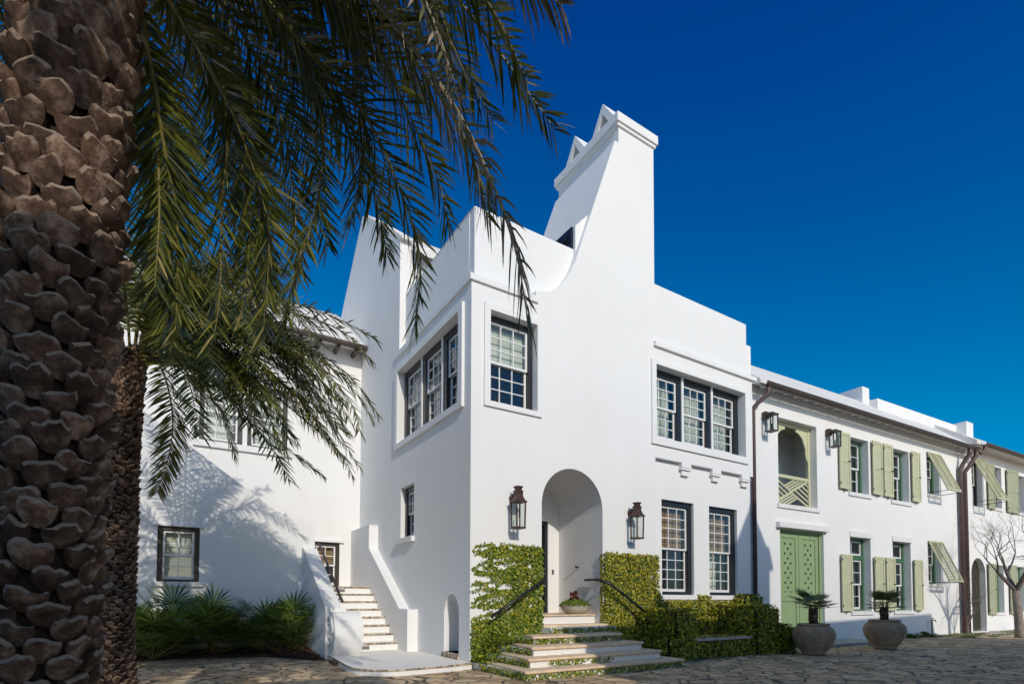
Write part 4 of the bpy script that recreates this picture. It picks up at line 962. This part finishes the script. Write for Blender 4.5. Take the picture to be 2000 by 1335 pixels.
f2 = [(-32.2, [(.12, 5.3), (0.3, 6.0), (1.12, 6.31), (2.42, 6.06), (3.16, 5.81), (3.85, 5.45)], {}),
      (-42.2, [(.12, 5.3), (0.37, 5.55), (1.46, 5.52), (2.67, 5.1), (3.43, 4.58), (3.83, 4.1), (3.95, 3.72)], {}),
      (-27.2, [(.12, 5.2), (0.3, 5.35), (1.09, 5.28), (2.05, 4.73), (2.86, 4.09), (3.27, 3.68), (3.44, 3.35)], {}),
      (-17.2, [(.12, 5.1), (0.3, 5.26), (0.88, 5.08), (1.65, 4.48), (2.29, 3.9), (2.87, 3.49)], {}),
      (-52.2, [(.12, 5.1), (0.36, 5.2), (1.34, 4.85), (2.16, 4.14), (2.83, 3.49), (3.2, 2.95)], {}),
      (-7.2, [(.12, 5.1), (.3, 5.3), (0.64, 5.1), (1.24, 4.5), (1.5, 3.75)], {}),
      (-60, [(.12, 5.1), (.4, 5.1), (.85, 4.8), (1.15, 4.1), (1.1, 3.5), (.8, 2.95)], {}),
      (-36, [(.12, 5.2), (.4, 5.9), (1.2, 6.0), (2.2, 5.6), (3.0, 5.0), (3.5, 4.3)], {}),
      (-22, [(.12, 5.2), (.5, 5.7), (1.3, 5.8), (2.2, 5.3), (2.9, 4.7), (3.3, 4.2)], {}),
      (-48, [(.12, 5.2), (.5, 5.4), (1.3, 5.3), (2.1, 4.8), (2.7, 4.1), (3.0, 3.6)], {}),
      (-12, [(.12, 5.2), (.4, 6.0), (1.1, 6.6), (2.0, 6.6), (2.8, 6.1)], {}),
      (-70, [(.12, 5.3), (.3, 6.0), (.7, 6.9), (1.2, 7.5), (1.7, 7.8)], {}),
      (0, [(.12, 5.3), (.4, 6.2), (.9, 7.0), (1.6, 7.4), (2.3, 7.3)], {}),
      (30, [(.12, 5.3), (.5, 6.2), (1.2, 6.9), (2.0, 7.0), (2.8, 6.6)], {}),
      ]
for az_, zt_, ze_ in ((-30, 6.1, 5.1), (-24, 5.8, 4.5), (-34, 5.6, 4.2)):
    f2.append((az_, [(.12, 5.2), (.5, zt_ - .4), (1.4, zt_), (2.5, zt_ - .2), (3.3, (zt_ + ze_) / 2), (3.8, ze_)], {}))
for az_, r_ in ((-32, 2.1), (-45, 2.3), (-55, 2.2), (-22, 1.9), (-38, 1.8), (-60, 1.9)):
    f2.append((az_, [(.12, 5.2), (r_ * .25, 5.5), (r_ * .5, 5.45), (r_ * .8, 5.0), (r_, 4.35)], {}))
for az_, zt_ in ((15, 7.3), (38, 7.6), (60, 7.4), (80, 7.7), (103, 7.3), (-15, 7.0), (130, 7.0)):
    f2.append((az_, [(.12, 5.2), (.45, 6.1), (1.0, zt_ - .45), (1.7, zt_), (2.5, zt_ + .05)], {}))
for i in range(12):
    az = q.uniform(120, 290); r = q.uniform(2.4, 3.5); lift = q.uniform(-.2, 1.6); dr = q.uniform(.4, 2.0)
    f2.append((az, [(.12, 5.1), (r * .22, 5.3 + lift * .6), (r * .5, 5.3 + lift), (r * .78, 5.3 + lift - dr * .35), (r, 5.1 + lift - dr)], {}))
tk2 = trunk_mesh(5.2, lambda z: .215 + .07 * max(0, 1 - z / .5) ** 2 + (.05 * max(0, z - 4) if z > 4 else 0), (.004, 0), 11, .07, .128, .128, .06, 9, .6)
for i in range(30):
    az = q.uniform(-75, 5); r = q.uniform(2.4, 3.6); top = q.uniform(5.1, 6.3); dr = q.uniform(.5, 1.9)
    f2.append((az, [(.12, 5.1), (r * .25, top - .1), (r * .5, top), (r * .78, top - dr * .38), (r, top - dr)], {}))
palm((-5.76, .77, 0), 'date palm behind the big trunk with dark fronds spreading against the white wall', tk2, f2, (.12, 0), L=.46, npair=100, hw=.012)

# ------------------------------------------------------------------ leaf scatter
def leaf(mb, p, n, size, q, down=.5):
    n = Vector(n); t = Vector((q.uniform(-1, 1), q.uniform(-1, 1), q.uniform(-1, 1) - down)); t = t - n * t.dot(n)
    if t.length < 1e-3: return
    t.normalize(); nn = (n + Vector((q.uniform(-.75, .75), q.uniform(-.75, .75), q.uniform(-.5, .75)))).normalized()
    t = (t - nn * t.dot(nn)).normalized(); s = nn.cross(t)
    l = size * q.uniform(.6, 1.25); w_ = l * q.uniform(.36, .5); p = Vector(p)
    mb.add([p, p + t * l * .45 + s * w_ + nn * l * .12, p + t * l, p + t * l * .45 - s * w_ + nn * l * .12], [(0, 1, 2), (0, 2, 3)])
def cover(mb, o, eu, ev, n, dens, size, q, thick=.06, mask=None):
    """leaves over the parallelogram o + a eu + b ev with outward normal n"""
    o, eu, ev, n = Vector(o), Vector(eu), Vector(ev), Vector(n)
    cnt = int(eu.cross(ev).length * dens)
    for _ in range(cnt):
        a, b_ = q.random(), q.random()
        p = o + eu * a + ev * b_
        if mask and not mask(p, q): continue
        leaf(mb, p + n * q.uniform(.004, thick), n, size, q)
def hedge_box(mb, a, b_, q, dens=1700, size=.055, thick=.05, faces='fblrt'):
    x0, y0, z0 = a; x1, y1, z1 = b_
    if 'f' in faces: cover(mb, (x0, y0, z0), (x1 - x0, 0, 0), (0, 0, z1 - z0), (0, -1, 0), dens, size, q, thick)
    if 'l' in faces: cover(mb, (x0, y0, z0), (0, y1 - y0, 0), (0, 0, z1 - z0), (-1, 0, 0), dens, size, q, thick)
    if 'r' in faces: cover(mb, (x1, y0, z0), (0, y1 - y0, 0), (0, 0, z1 - z0), (1, 0, 0), dens, size, q, thick)
    if 't' in faces: cover(mb, (x0, y0, z1), (x1 - x0, 0, 0), (0, y1 - y0, 0), (0, 0, 1), dens, size, q, thick)
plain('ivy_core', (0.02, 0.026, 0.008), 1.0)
q = random.Random(21)
# left creeper
iv = thing('climbing_fig', 'green creeper spreading in thin runners over the white wall left of the arched doorway', 'creeper', (1, 0, 0))
mb = MB(); sm = MB()
def T(x, y, z): return (x - 1, y, z)
def core_mask(p, q):
    x = p.x + 1; z = p.z
    edge = 1.0 + .26 * noise.noise(Vector((z * 2.1, 3.3, 0))) + .10 * noise.noise(Vector((z * 7, 1.3, 0)))
    top = 2.50 + .05 * noise.noise(Vector((x * 9, 0, 7)))
    if z > top: return False
    if z < 1.0 + .15 * noise.noise(Vector((x * 3, 5, 0))): edge = min(edge, .02 + max(0, (z - .85)) * 2.5)
    if x > edge: 
        return q.random() < (.55 + .45 * min(1, (x - edge) / .25)) and noise.noise(Vector((x * 6, 0, z * 6))) > -.42
    return False
cover(mb, T(0, 0, 0), (1.74, 0, 0), (0, 0, 2.56), (0, -1, 0), 4600, .052, q, .085, core_mask)
# runners reaching left
for r_ in range(52):
    z = q.uniform(.85, 2.45) if r_ > 8 else q.uniform(2.0, 2.46); x = q.uniform(1.1, 1.45); ln_ = q.uniform(.5, 1.4); a = q.uniform(-.35, .3); zz = [(x, z)]
    st_ = .03
    pts = [(x, z)]
    for s_ in range(int(ln_ / st_)):
        a += q.uniform(-.16, .16); a *= .96; x -= math.cos(a) * st_; z += math.sin(a) * st_
        if x < .03 or z > 2.52: break
        pts.append((x, z))
        for _ in range(3): leaf(mb, T(x + q.uniform(-.02, .02), -q.uniform(.006, .03), z + q.uniform(-.025, .025)), (0, -1, 0), .05, q)
    if len(pts) > 2: sm.tube([T(p[0], -.006, p[1]) for p in pts[::2]] if len(pts) > 4 else [T(p[0], -.006, p[1]) for p in pts], .004, 4, False)
# low mound and sides of the steps
for x0_, x1_, yb, zt in ((.0, .75, -.30, .92), (.1, 1.0, -.5, .55), (-.04, .5, -.62, .30)):
    cover(mb, T(x0_, 0, 0), (x1_ - x0_, 0, 0), (0, yb, .02), (0, -.3, 1), 1200, .055, q, zt)
for i, (a0, a1, yf, _) in enumerate(lev):
    z = .163 * i
    cover(mb, T(a0 + .05, -.45, z), (0, yf + .5, 0), (0, 0, .12), (-1, 0, 0), 2300, .045, q, .05)
    fr_ = {0: (0, 1.0), 1: (.12, .6), 2: (0, 0), 3: (0, 1.0)}[i]
    if fr_[1]:
        A = a0 + .05 + (a1 - a0 - .1) * fr_[0]; B = a0 + .05 + (a1 - a0 - .1) * fr_[1]
        cover(mb, T(A, yf + .05, z), (B - A, 0, 0), (0, 0, .113), (0, -1, 0), 2300 if i != 1 else 1500, .042, q, .035, (lambda p, q: noise.noise(Vector((p.x * 4, 0, p.z * 9))) > -.25) if i == 1 else None)
cover(mb, T(1.70, -.40, .652), (1.82, 0, 0), (0, 0, .112), (0, -1, 0), 2600, .042, q, .04)
cover(mb, T(.3, 0, .5), (1.45, 0, 0), (0, -.5, .02), (0, -.2, 1), 1500, .05, q, .1)
mb.build('leaves', 'ivy_green', iv); sm.build('stem', 'ivy_stem', iv)
# right creeper
iv = thing('climbing_fig', 'dense clipped green creeper covering the white wall right of the arched doorway', 'creeper', (4.4, 0, 0))
mb = MB()
def right_mask(p, q):
    x = p.x + 4.4; z = p.z
    if z > 2.48 + .025 * noise.noise(Vector((x * 8, 0, 2))) or x > 5.30 + .03 * noise.noise(Vector((z * 9, 2, 0))) and z > 1.55: return False
    d = math.hypot((x - 5.12) / .16, (z - 1.92) / .22)
    if d < 1 and q.random() > .25 + .5 * d: return False
    return True
cover(mb, (3.51 - 4.4, 0, .6), (1.84, 0, 0), (0, 0, 1.92), (0, -1, 0), 3300, .052, q, .10, right_mask)
cover(mb, (3.55 - 4.4, 0, .0), (1.8, 0, 0), (0, -.02, .75), (0, -1, 0), 2600, .055, q, .35)
cover(mb, (3.5 - 4.4, -.02, .82), (0, .06, 0), (0, 0, 1.62), (-1, 0, 0), 5000, .045, q, .05)
mb.build('leaves', 'ivy', iv)
iv = thing('clipped_hedge', 'low clipped green hedge under the two tall windows, stepping around the seat', 'hedge', (7, 0, 0))
mb = MB()
def sill_mask(p, q):
    x = p.x + 7; z = p.z
    if 5.52 < x < 6.96 and z > 1.36: return False
    if 7.40 < x < 8.84 and z > 1.36: return False
    return z < 1.50 + .02 * noise.noise(Vector((x * 9, 0, 0)))
cover(mb, (5.3 - 7, .12, .4), (4.0, 0, 0), (0, 0, 1.13), (0, -1, 0), 3000, .055, q, .14, sill_mask)

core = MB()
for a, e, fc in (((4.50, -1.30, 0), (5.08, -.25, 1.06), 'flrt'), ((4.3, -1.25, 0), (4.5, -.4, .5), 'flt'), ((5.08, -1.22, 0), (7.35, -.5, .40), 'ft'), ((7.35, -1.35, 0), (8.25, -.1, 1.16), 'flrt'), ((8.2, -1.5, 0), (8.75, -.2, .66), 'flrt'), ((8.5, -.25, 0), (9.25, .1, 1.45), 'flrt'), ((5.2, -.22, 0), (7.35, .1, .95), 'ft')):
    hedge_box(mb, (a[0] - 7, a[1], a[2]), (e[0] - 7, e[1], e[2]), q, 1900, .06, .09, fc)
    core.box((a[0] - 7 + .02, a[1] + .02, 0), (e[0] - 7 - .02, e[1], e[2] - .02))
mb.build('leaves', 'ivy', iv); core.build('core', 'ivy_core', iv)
b = MB(); b.box((5.10, -1.3, .41), (7.34, -.5, .47)); tag(bevel(b.build('garden_seat', 'slab_stone'), .012), 'pale stone seat slab set between clipped green hedge arms', 'bench')

# ------------------------------------------------------------------ fan leaved plants
def fan(mb, o, d, upv, rad, n, spread, q, w_=.03, droop=.25):
    """one palmate leaf at o pointing along d"""
    d = Vector(d).normalized(); s = d.cross(Vector(upv)).normalized(); nn = s.cross(d).normalized(); o = Vector(o)
    for i in range(n):
        a = (i / (n - 1) - .5) * spread
        v = (d * math.cos(a) + s * math.sin(a) + nn * (.16 * abs(math.sin(a * .5)) + q.uniform(-.04, .04))).normalized()
        l = rad * (1 - .28 * abs(a) / (spread / 2)) * q.uniform(.88, 1.06); wv = v.cross(nn).normalized()
        m_ = o + v * l * .55; e = o + v * l - Vector((0, 0, droop * l * q.uniform(.2, 1)))
        mb.add([o - wv * w_ * .15, o + wv * w_ * .15, m_ + wv * w_ * .5 + nn * w_ * .2, m_ - wv * w_ * .5 + nn * w_ * .2, e], [(0, 1, 2, 3), (3, 2, 4)])
def fan_plant(name, label, cat, loc, nl, hgt, rad, seed, mat, trunk_h=0, trunk_r=.08, group=None, el=(20, 85), stalk=(.35, .8), nb=18, wd=.035, dr=.2):
    q = random.Random(seed); t = thing(name, label, cat, loc, 0, group)
    mb = MB(); sm = MB()
    for i in range(nl):
        az = 2 * math.pi * (i * .382 + q.uniform(-.04, .04)); e = R(q.uniform(*el)); sl_ = hgt * q.uniform(*stalk)
        d = Vector((math.cos(az) * math.cos(e), math.sin(az) * math.cos(e), math.sin(e)))
        p0 = Vector((0, 0, trunk_h)) + Vector((math.cos(az), math.sin(az), 0)) * trunk_r * .4; p1 = p0 + d * sl_
        sm.tube([p0, p0 + d * sl_ * .5, p1], [.010, .008, .006], 5)
        dd = (d + Vector((math.cos(az), math.sin(az), 0)) * .35).normalized()
        fan(mb, p1, dd, (0, 0, 1) if abs(dd.z) < .97 else (1, 0, 0), rad * q.uniform(.8, 1.1), nb, R(q.uniform(170, 230)), q, wd, dr)
    mb.build('leaves', mat, t); sm.build('stalk', 'rachis', t)
    if trunk_h:
        tb = trunk_mesh(trunk_h, lambda z: trunk_r * .85, (0, 0), 7, .05, .09, .10, .025, seed)
        tb.build('trunk', ['trunk_fibre', 'palm_boot', 'palm_cut'], t)
    return t
for i, (x, y, nl, hg, lab) in enumerate(((-5.75, 5.0, 26, 1.15, 'fan leaved palmetto at the foot of the scaly palm trunk, leftmost of the row'), (-4.95, 5.15, 30, 1.35, 'big fan leaved palmetto directly below the lower window'), (-4.15, 5.15, 26, 1.25, 'fan leaved palmetto beside the bare gap in the row, to its left'),
        (-3.0, 5.1, 24, 1.35, 'upright fan leaved palmetto just right of the bare gap in the row'), (-5.35, 4.75, 24, 1.0, 'low fan leaved palmetto in front of the row, left of the lower window'), (-3.55, 5.35, 20, 1.15, 'narrow fan leaved palmetto rising over the bare gap in the row'), (-2.50, 4.6, 28, 1.2, 'bright fan leaved palmetto beside the scroll ended stair'))):
    fan_plant('palmetto', lab, 'shrub', (x, y, .05), int(nl * 1.15), hg * 1.05, .66, 40 + i, 'palmetto', group='palmettos along the stair wall', el=(12, 88), stalk=(.25, .9), nb=15, wd=.05, dr=.1)
# mulch bed
mb = MB(); q = random.Random(5)
bed = [(-2.13, 2.75), (-2.5, 3.2), (-3.1, 4.3), (-4.5, 4.75), (-7, 4.75), (-9, 4.75), (-9, 5.69), (-2.13, 5.69)]
from mathutils.geometry import intersect_point_quad_2d
def inpoly(x, y, P):
    r_ = False; j = len(P) - 1
    for i in range(len(P)):
        if (P[i][1] > y) != (P[j][1] > y) and x < (P[j][0] - P[i][0]) * (y - P[i][1]) / (P[j][1] - P[i][1]) + P[i][0]: r_ = not r_
        j = i
    return r_
cnt = 0
while cnt < 7000:
    x, y = q.uniform(-9, -2.13), q.uniform(2.75, 5.69)
    if not inpoly(x, y, bed): continue
    cnt += 1
    z = max(0.0, .12 * min(1, (y - 2.7) / 2) * min(1, 2 * (1 if x > -3 else (y - 4.7)))) + q.uniform(0, .05)
    a = q.uniform(0, 6.28); l = q.uniform(.02, .06); dx, dy = math.cos(a) * l, math.sin(a) * l; ww = q.uniform(.006, .014)
    mb.add([(x - dx - dy / l * ww, y - dy + dx / l * ww, z), (x - dx + dy / l * ww, y - dy - dx / l * ww, z + q.uniform(-.01, .01)), (x + dx + dy / l * ww, y + dy - dx / l * ww, z + q.uniform(-.02, .03)), (x + dx - dy / l * ww, y + dy + dx / l * ww, z + q.uniform(-.01, .03))], [(0, 1, 2, 3)])
stuff(mb.build('mulch', 'mulch'), 'brown bark mulch under the palmettos and beside the stair', 'mulch')
b = MB(); plate(bed, 0.0, .03, b); structure(b.build('planting_bed', 'soil'))

# ------------------------------------------------------------------ planters
def clay_pot(loc, s, label):
    t = thing('clay_planter', label, 'planter', loc, 0, 'clay planters')
    pf = [(0, .0), (.24, .0), (.26, .03), (.30, .10)]
    body = [(.30, .10), (.40, .24), (.47, .38), (.50, .50), (.49, .60), (.44, .68), (.37, .735), (.345, .75)]
    for i in range(64):
        u = i / 63 * (len(body) - 1); j = min(int(u), len(body) - 2); f = u - j
        r_ = body[j][0] + (body[j + 1][0] - body[j][0]) * f; z = body[j][1] + (body[j + 1][1] - body[j][1]) * f
        pf.append((r_ + (.0075 * math.sin(i * 2.1) if 12 < i < 56 else 0), z))
    b = MB(); b.lathe([(r_ * s, z * s) for r_, z in pf], 48); b.build('pot', 'terracotta', t, smooth=True)
    b = MB(); b.lathe([(r_ * s, z * s) for r_, z in ((.345, .745), (.37, .75), (.375, .775), (.365, .80), (.33, .80), (.32, .74), (0, .72))], 48); rm = b.build('rim', 'terracotta', t, smooth=True)
    b = MB(); b.lathe([(.33 * s, .735 * s), (0, .745 * s)], 24); b.build('potting_soil', 'soil', t)
P1 = (8.64, -2.08, 0); P2 = (11.95, -2.26, 0)
clay_pot(P1, .98, 'round ribbed clay planter standing in front of the green double doors')
clay_pot(P2, 1.04, 'round ribbed clay planter standing in front of the sage shutters')
fan_plant('fan_palm', 'small fan palm growing in the clay planter before the green doors', 'palm', (P1[0], P1[1], .74), 20, .46, .40, 61, 'fan_palm', .42, .1, 'potted fan palms', (2, 76), (.45, .85), 20, .03, .08)
fan_plant('fan_palm', 'small fan palm growing in the clay planter before the shutters', 'palm', (P2[0], P2[1], .76), 21, .50, .40, 64, 'fan_palm', .40, .1, 'potted fan palms', (-10, 74), (.45, .85), 20, .03, .08)
# bowl by the door
t = thing('stone_bowl', 'shallow pale stone bowl on the porch floor beside the arch', 'planter', (3.14, .60, 1.025))
b = MB(); b.lathe([(0, 0), (.18, 0), (.26, .05), (.33, .14), (.35, .2), (.33, .21), (.30, .17), (0, .15)], 32); b.build('bowl', 'bowl_stone', t, smooth=True)
q = random.Random(8); mb = MB()
for _ in range(2600):
    a, r_ = q.uniform(0, 6.28), math.sqrt(q.random()) * .37
    z = .15 + .20 * math.sqrt(max(0, 1 - (r_ / .38) ** 2)) * q.uniform(.75, 1.08)
    leaf(mb, (r_ * math.cos(a), r_ * math.sin(a), z), (math.cos(a) * r_ * 2, math.sin(a) * r_ * 2, .8), .03, q)
mo = mb.build('moss_mound', 'moss'); mo.location = (3.14, .60, 1.025); tag(mo, 'bright green moss mound filling the stone bowl by the door', 'moss')
mb = MB()
for (x, y, z, r_) in ((0, .0, .36, .12), (-.1, -.02, .3, .1), (.1, .03, .3, .1), (.02, -.1, .3, .09), (-.02, .05, .42, .1), (.04, 0, .47, .08)):
    for i in range(46):
        a, e = q.uniform(0, 6.28), q.uniform(-.3, 1.5); d = Vector((math.cos(a) * math.cos(e), math.sin(a) * math.cos(e), math.sin(e)))
        leaf(mb, Vector((x, y, z)) + d * r_ * .4, d, r_ * .75, q, 0)
so_ = mb.build('succulent', 'succulent'); so_.location = (3.14, .60, 1.05); tag(so_, 'reddish rosette succulents rising from the moss in the bowl', 'succulent')

# ------------------------------------------------------------------ bare trees
def bare_tree(base, h0, r0_, seed, spread, depth, ln, lean=(0, 0), nfork=(2, 3), start=None):
    q = random.Random(seed); tr = MB(); br = MB()
    def grow(p, d, l, r_, lev_, mb):
        n = 4; pts = [p]; rr = [r_]
        for i in range(n):
            d = (d + Vector((q.uniform(-1, 1), q.uniform(-1, 1), q.uniform(-.6, .9))) * .13).normalized()
            p = p + d * l / n; pts.append(p); rr.append(r_ * (1 - .38 * (i + 1) / n))
        mb.tube(pts, rr, 7 if lev_ < 2 else 4, False)
        if lev_ >= depth: return
        for k in range(q.randint(*nfork)):
            a = q.uniform(0, 6.28); pr_ = d.orthogonal().normalized(); s = d.cross(pr_)
            nd_ = (d + (pr_ * math.cos(a) + s * math.sin(a)) * spread * q.uniform(.6, 1.3)).normalized()
            grow(p if k < 2 else pts[q.randint(2, 3)], nd_, l * q.uniform(.62, .9), rr[-1] * q.uniform(.62, .85), lev_ + 1, br)
    d0 = Vector((lean[0], lean[1], 1)).normalized()
    top = d0 * h0
    tr.tube([Vector((0, 0, -.05)), d0 * h0 * .1, d0 * h0 * .4 + Vector((.02, 0, 0)), top], [r0_ * 1.35, r0_ * 1.08, r0_, r0_ * .9], 12)
    for a in start: grow(top, Vector(a).normalized(), ln, r0_ * .62, 1, br)
    return tr, br
t = thing('bare_tree', 'leafless tree with grey bark and tangled twigs at the far right edge', 'tree', (21.6, -2.62, 0))
tr, br = bare_tree((0, 0, 0), 1.75, .135, 12, .66, 6, 1.0, (-.06, .03), (2, 4), [(-.75, .45, .8), (.5, -.3, .9), (-.25, -.5, 1.0), (-.2, .3, 1.1)])
tr.build('trunk', 'tree_bark', t, smooth=True); br.build('branch', 'twig', t)
t = thing('bare_shrub', 'small leafless shrub against the white wall beside the brown downspouts', 'shrub', H2(12.9, -.45, 0))
tr, br = bare_tree((0, 0, 0), .35, .055, 4, .5, 5, .62, (0, 0), (2, 3), [(-.5, 0, .9), (.35, .1, 1), (.0, -.2, 1), (-.15, .1, 1.2)])
tr.build('trunk', 'twig', t, smooth=True); br.build('branch', 'twig', t)
# green fringe and path at the foot of the far houses
mb = MB(); q = random.Random(2)
for _ in range(9000):
    u = q.uniform(8.6, 24); c = q.uniform(-1.5 if u > 10.5 else -.5, -.03)
    if noise.noise(Vector((u * .9, c * 2, 0))) < -.05: continue
    if 14.6 < u < 16 and c > -.9: continue
    p = Vector(H2(u, c, .0)); a = q.uniform(0, 6.28); hg = q.uniform(.02, .09); ww = .012
    mb.add([p + Vector((math.cos(a) * ww, math.sin(a) * ww, 0)), p - Vector((math.cos(a) * ww, math.sin(a) * ww, 0)), p + Vector((q.uniform(-.05, .05), q.uniform(-.05, .05), hg))], [(0, 1, 2)])
stuff(mb.build('grass', 'grass'), 'patchy green grass strip along the foot of the row houses', 'grass')
b = MB(); pth = [H2(13.2, -2.0, 0)[:2], H2(40, -2.0, 0)[:2], H2(40, -.05, 0)[:2], H2(13.0, -.05, 0)[:2], H2(12.6, -1.0, 0)[:2]]; plate(pth, 0, .02, b); structure(b.build('path', 'path_stone'))
fan_plant('ground_plant', 'low dark spiky plant at the foot of the white wall behind the right planter', 'plant', H2(8.6, -.35, 0), 10, .25, .28, 90, 'palmetto', el=(10, 60), stalk=(.1, .4), nb=7, wd=.05)
fan_plant('ground_plant', 'low dark spiky plant at the foot of the white wall near the standpipe', 'plant', H2(9.9, -.35, 0), 12, .3, .3, 91, 'palmetto', el=(10, 60), stalk=(.1, .5), nb=7, wd=.05)
b = MB(); b.tube([H2(10.75, -.12, 0), H2(10.75, -.12, .62)], .03, 8); b.tube([H2(10.75, -.12, .62), H2(10.75, -.24, .62), H2(10.75, -.27, .54)], .02, 8); b.tube([H2(10.69, -.16, .68), H2(10.81, -.16, .68)], .018, 6)
tag(b.build('standpipe', 'vent_grey'), 'small grey garden standpipe at the foot of the white wall', 'tap')
fan_plant('potted_plant', 'small spiky plant in a grey pot by the far shuttered window', 'plant', H2(17.6, -1.1, .3), 12, .3, .3, 77, 'palmetto', group=None, el=(10, 70), stalk=(.2, .5), nb=8, wd=.05)
b = MB(); b.lathe([(0, 0), (.14, 0), (.17, .3), (.15, .3), (.14, .25), (0, .25)], 20); pp_ = b.build('plant_pot', 'vent_grey', None, smooth=True); pp_.location = H2(17.6, -1.1, .02); tag(pp_, 'small grey pot standing by the far shuttered window', 'pot')

mb = MB(); q = random.Random(31)
for _ in range(420):
    x, y = q.uniform(-7, 12), q.uniform(-4.5, 4.4)
    if x > -2.3 and y > -2.3 and x < 9.4 or inpoly(x, y, bed): continue
    a = q.uniform(0, 6.28); l = q.uniform(.03, .16); ww = q.uniform(.005, .012); d = Vector((math.cos(a), math.sin(a), 0)); n_ = Vector((-d.y, d.x, 0)); p = Vector((x, y, .012))
    mb.add([p - d * l, p + n_ * ww, p + d * l + Vector((0, 0, q.uniform(0, .03))), p - n_ * ww], [(0, 1, 2, 3)])
stuff(mb.build('leaf_litter', 'palm_leaf_dry'), 'dry fallen leaflets scattered on the flagstones', 'leaf litter')
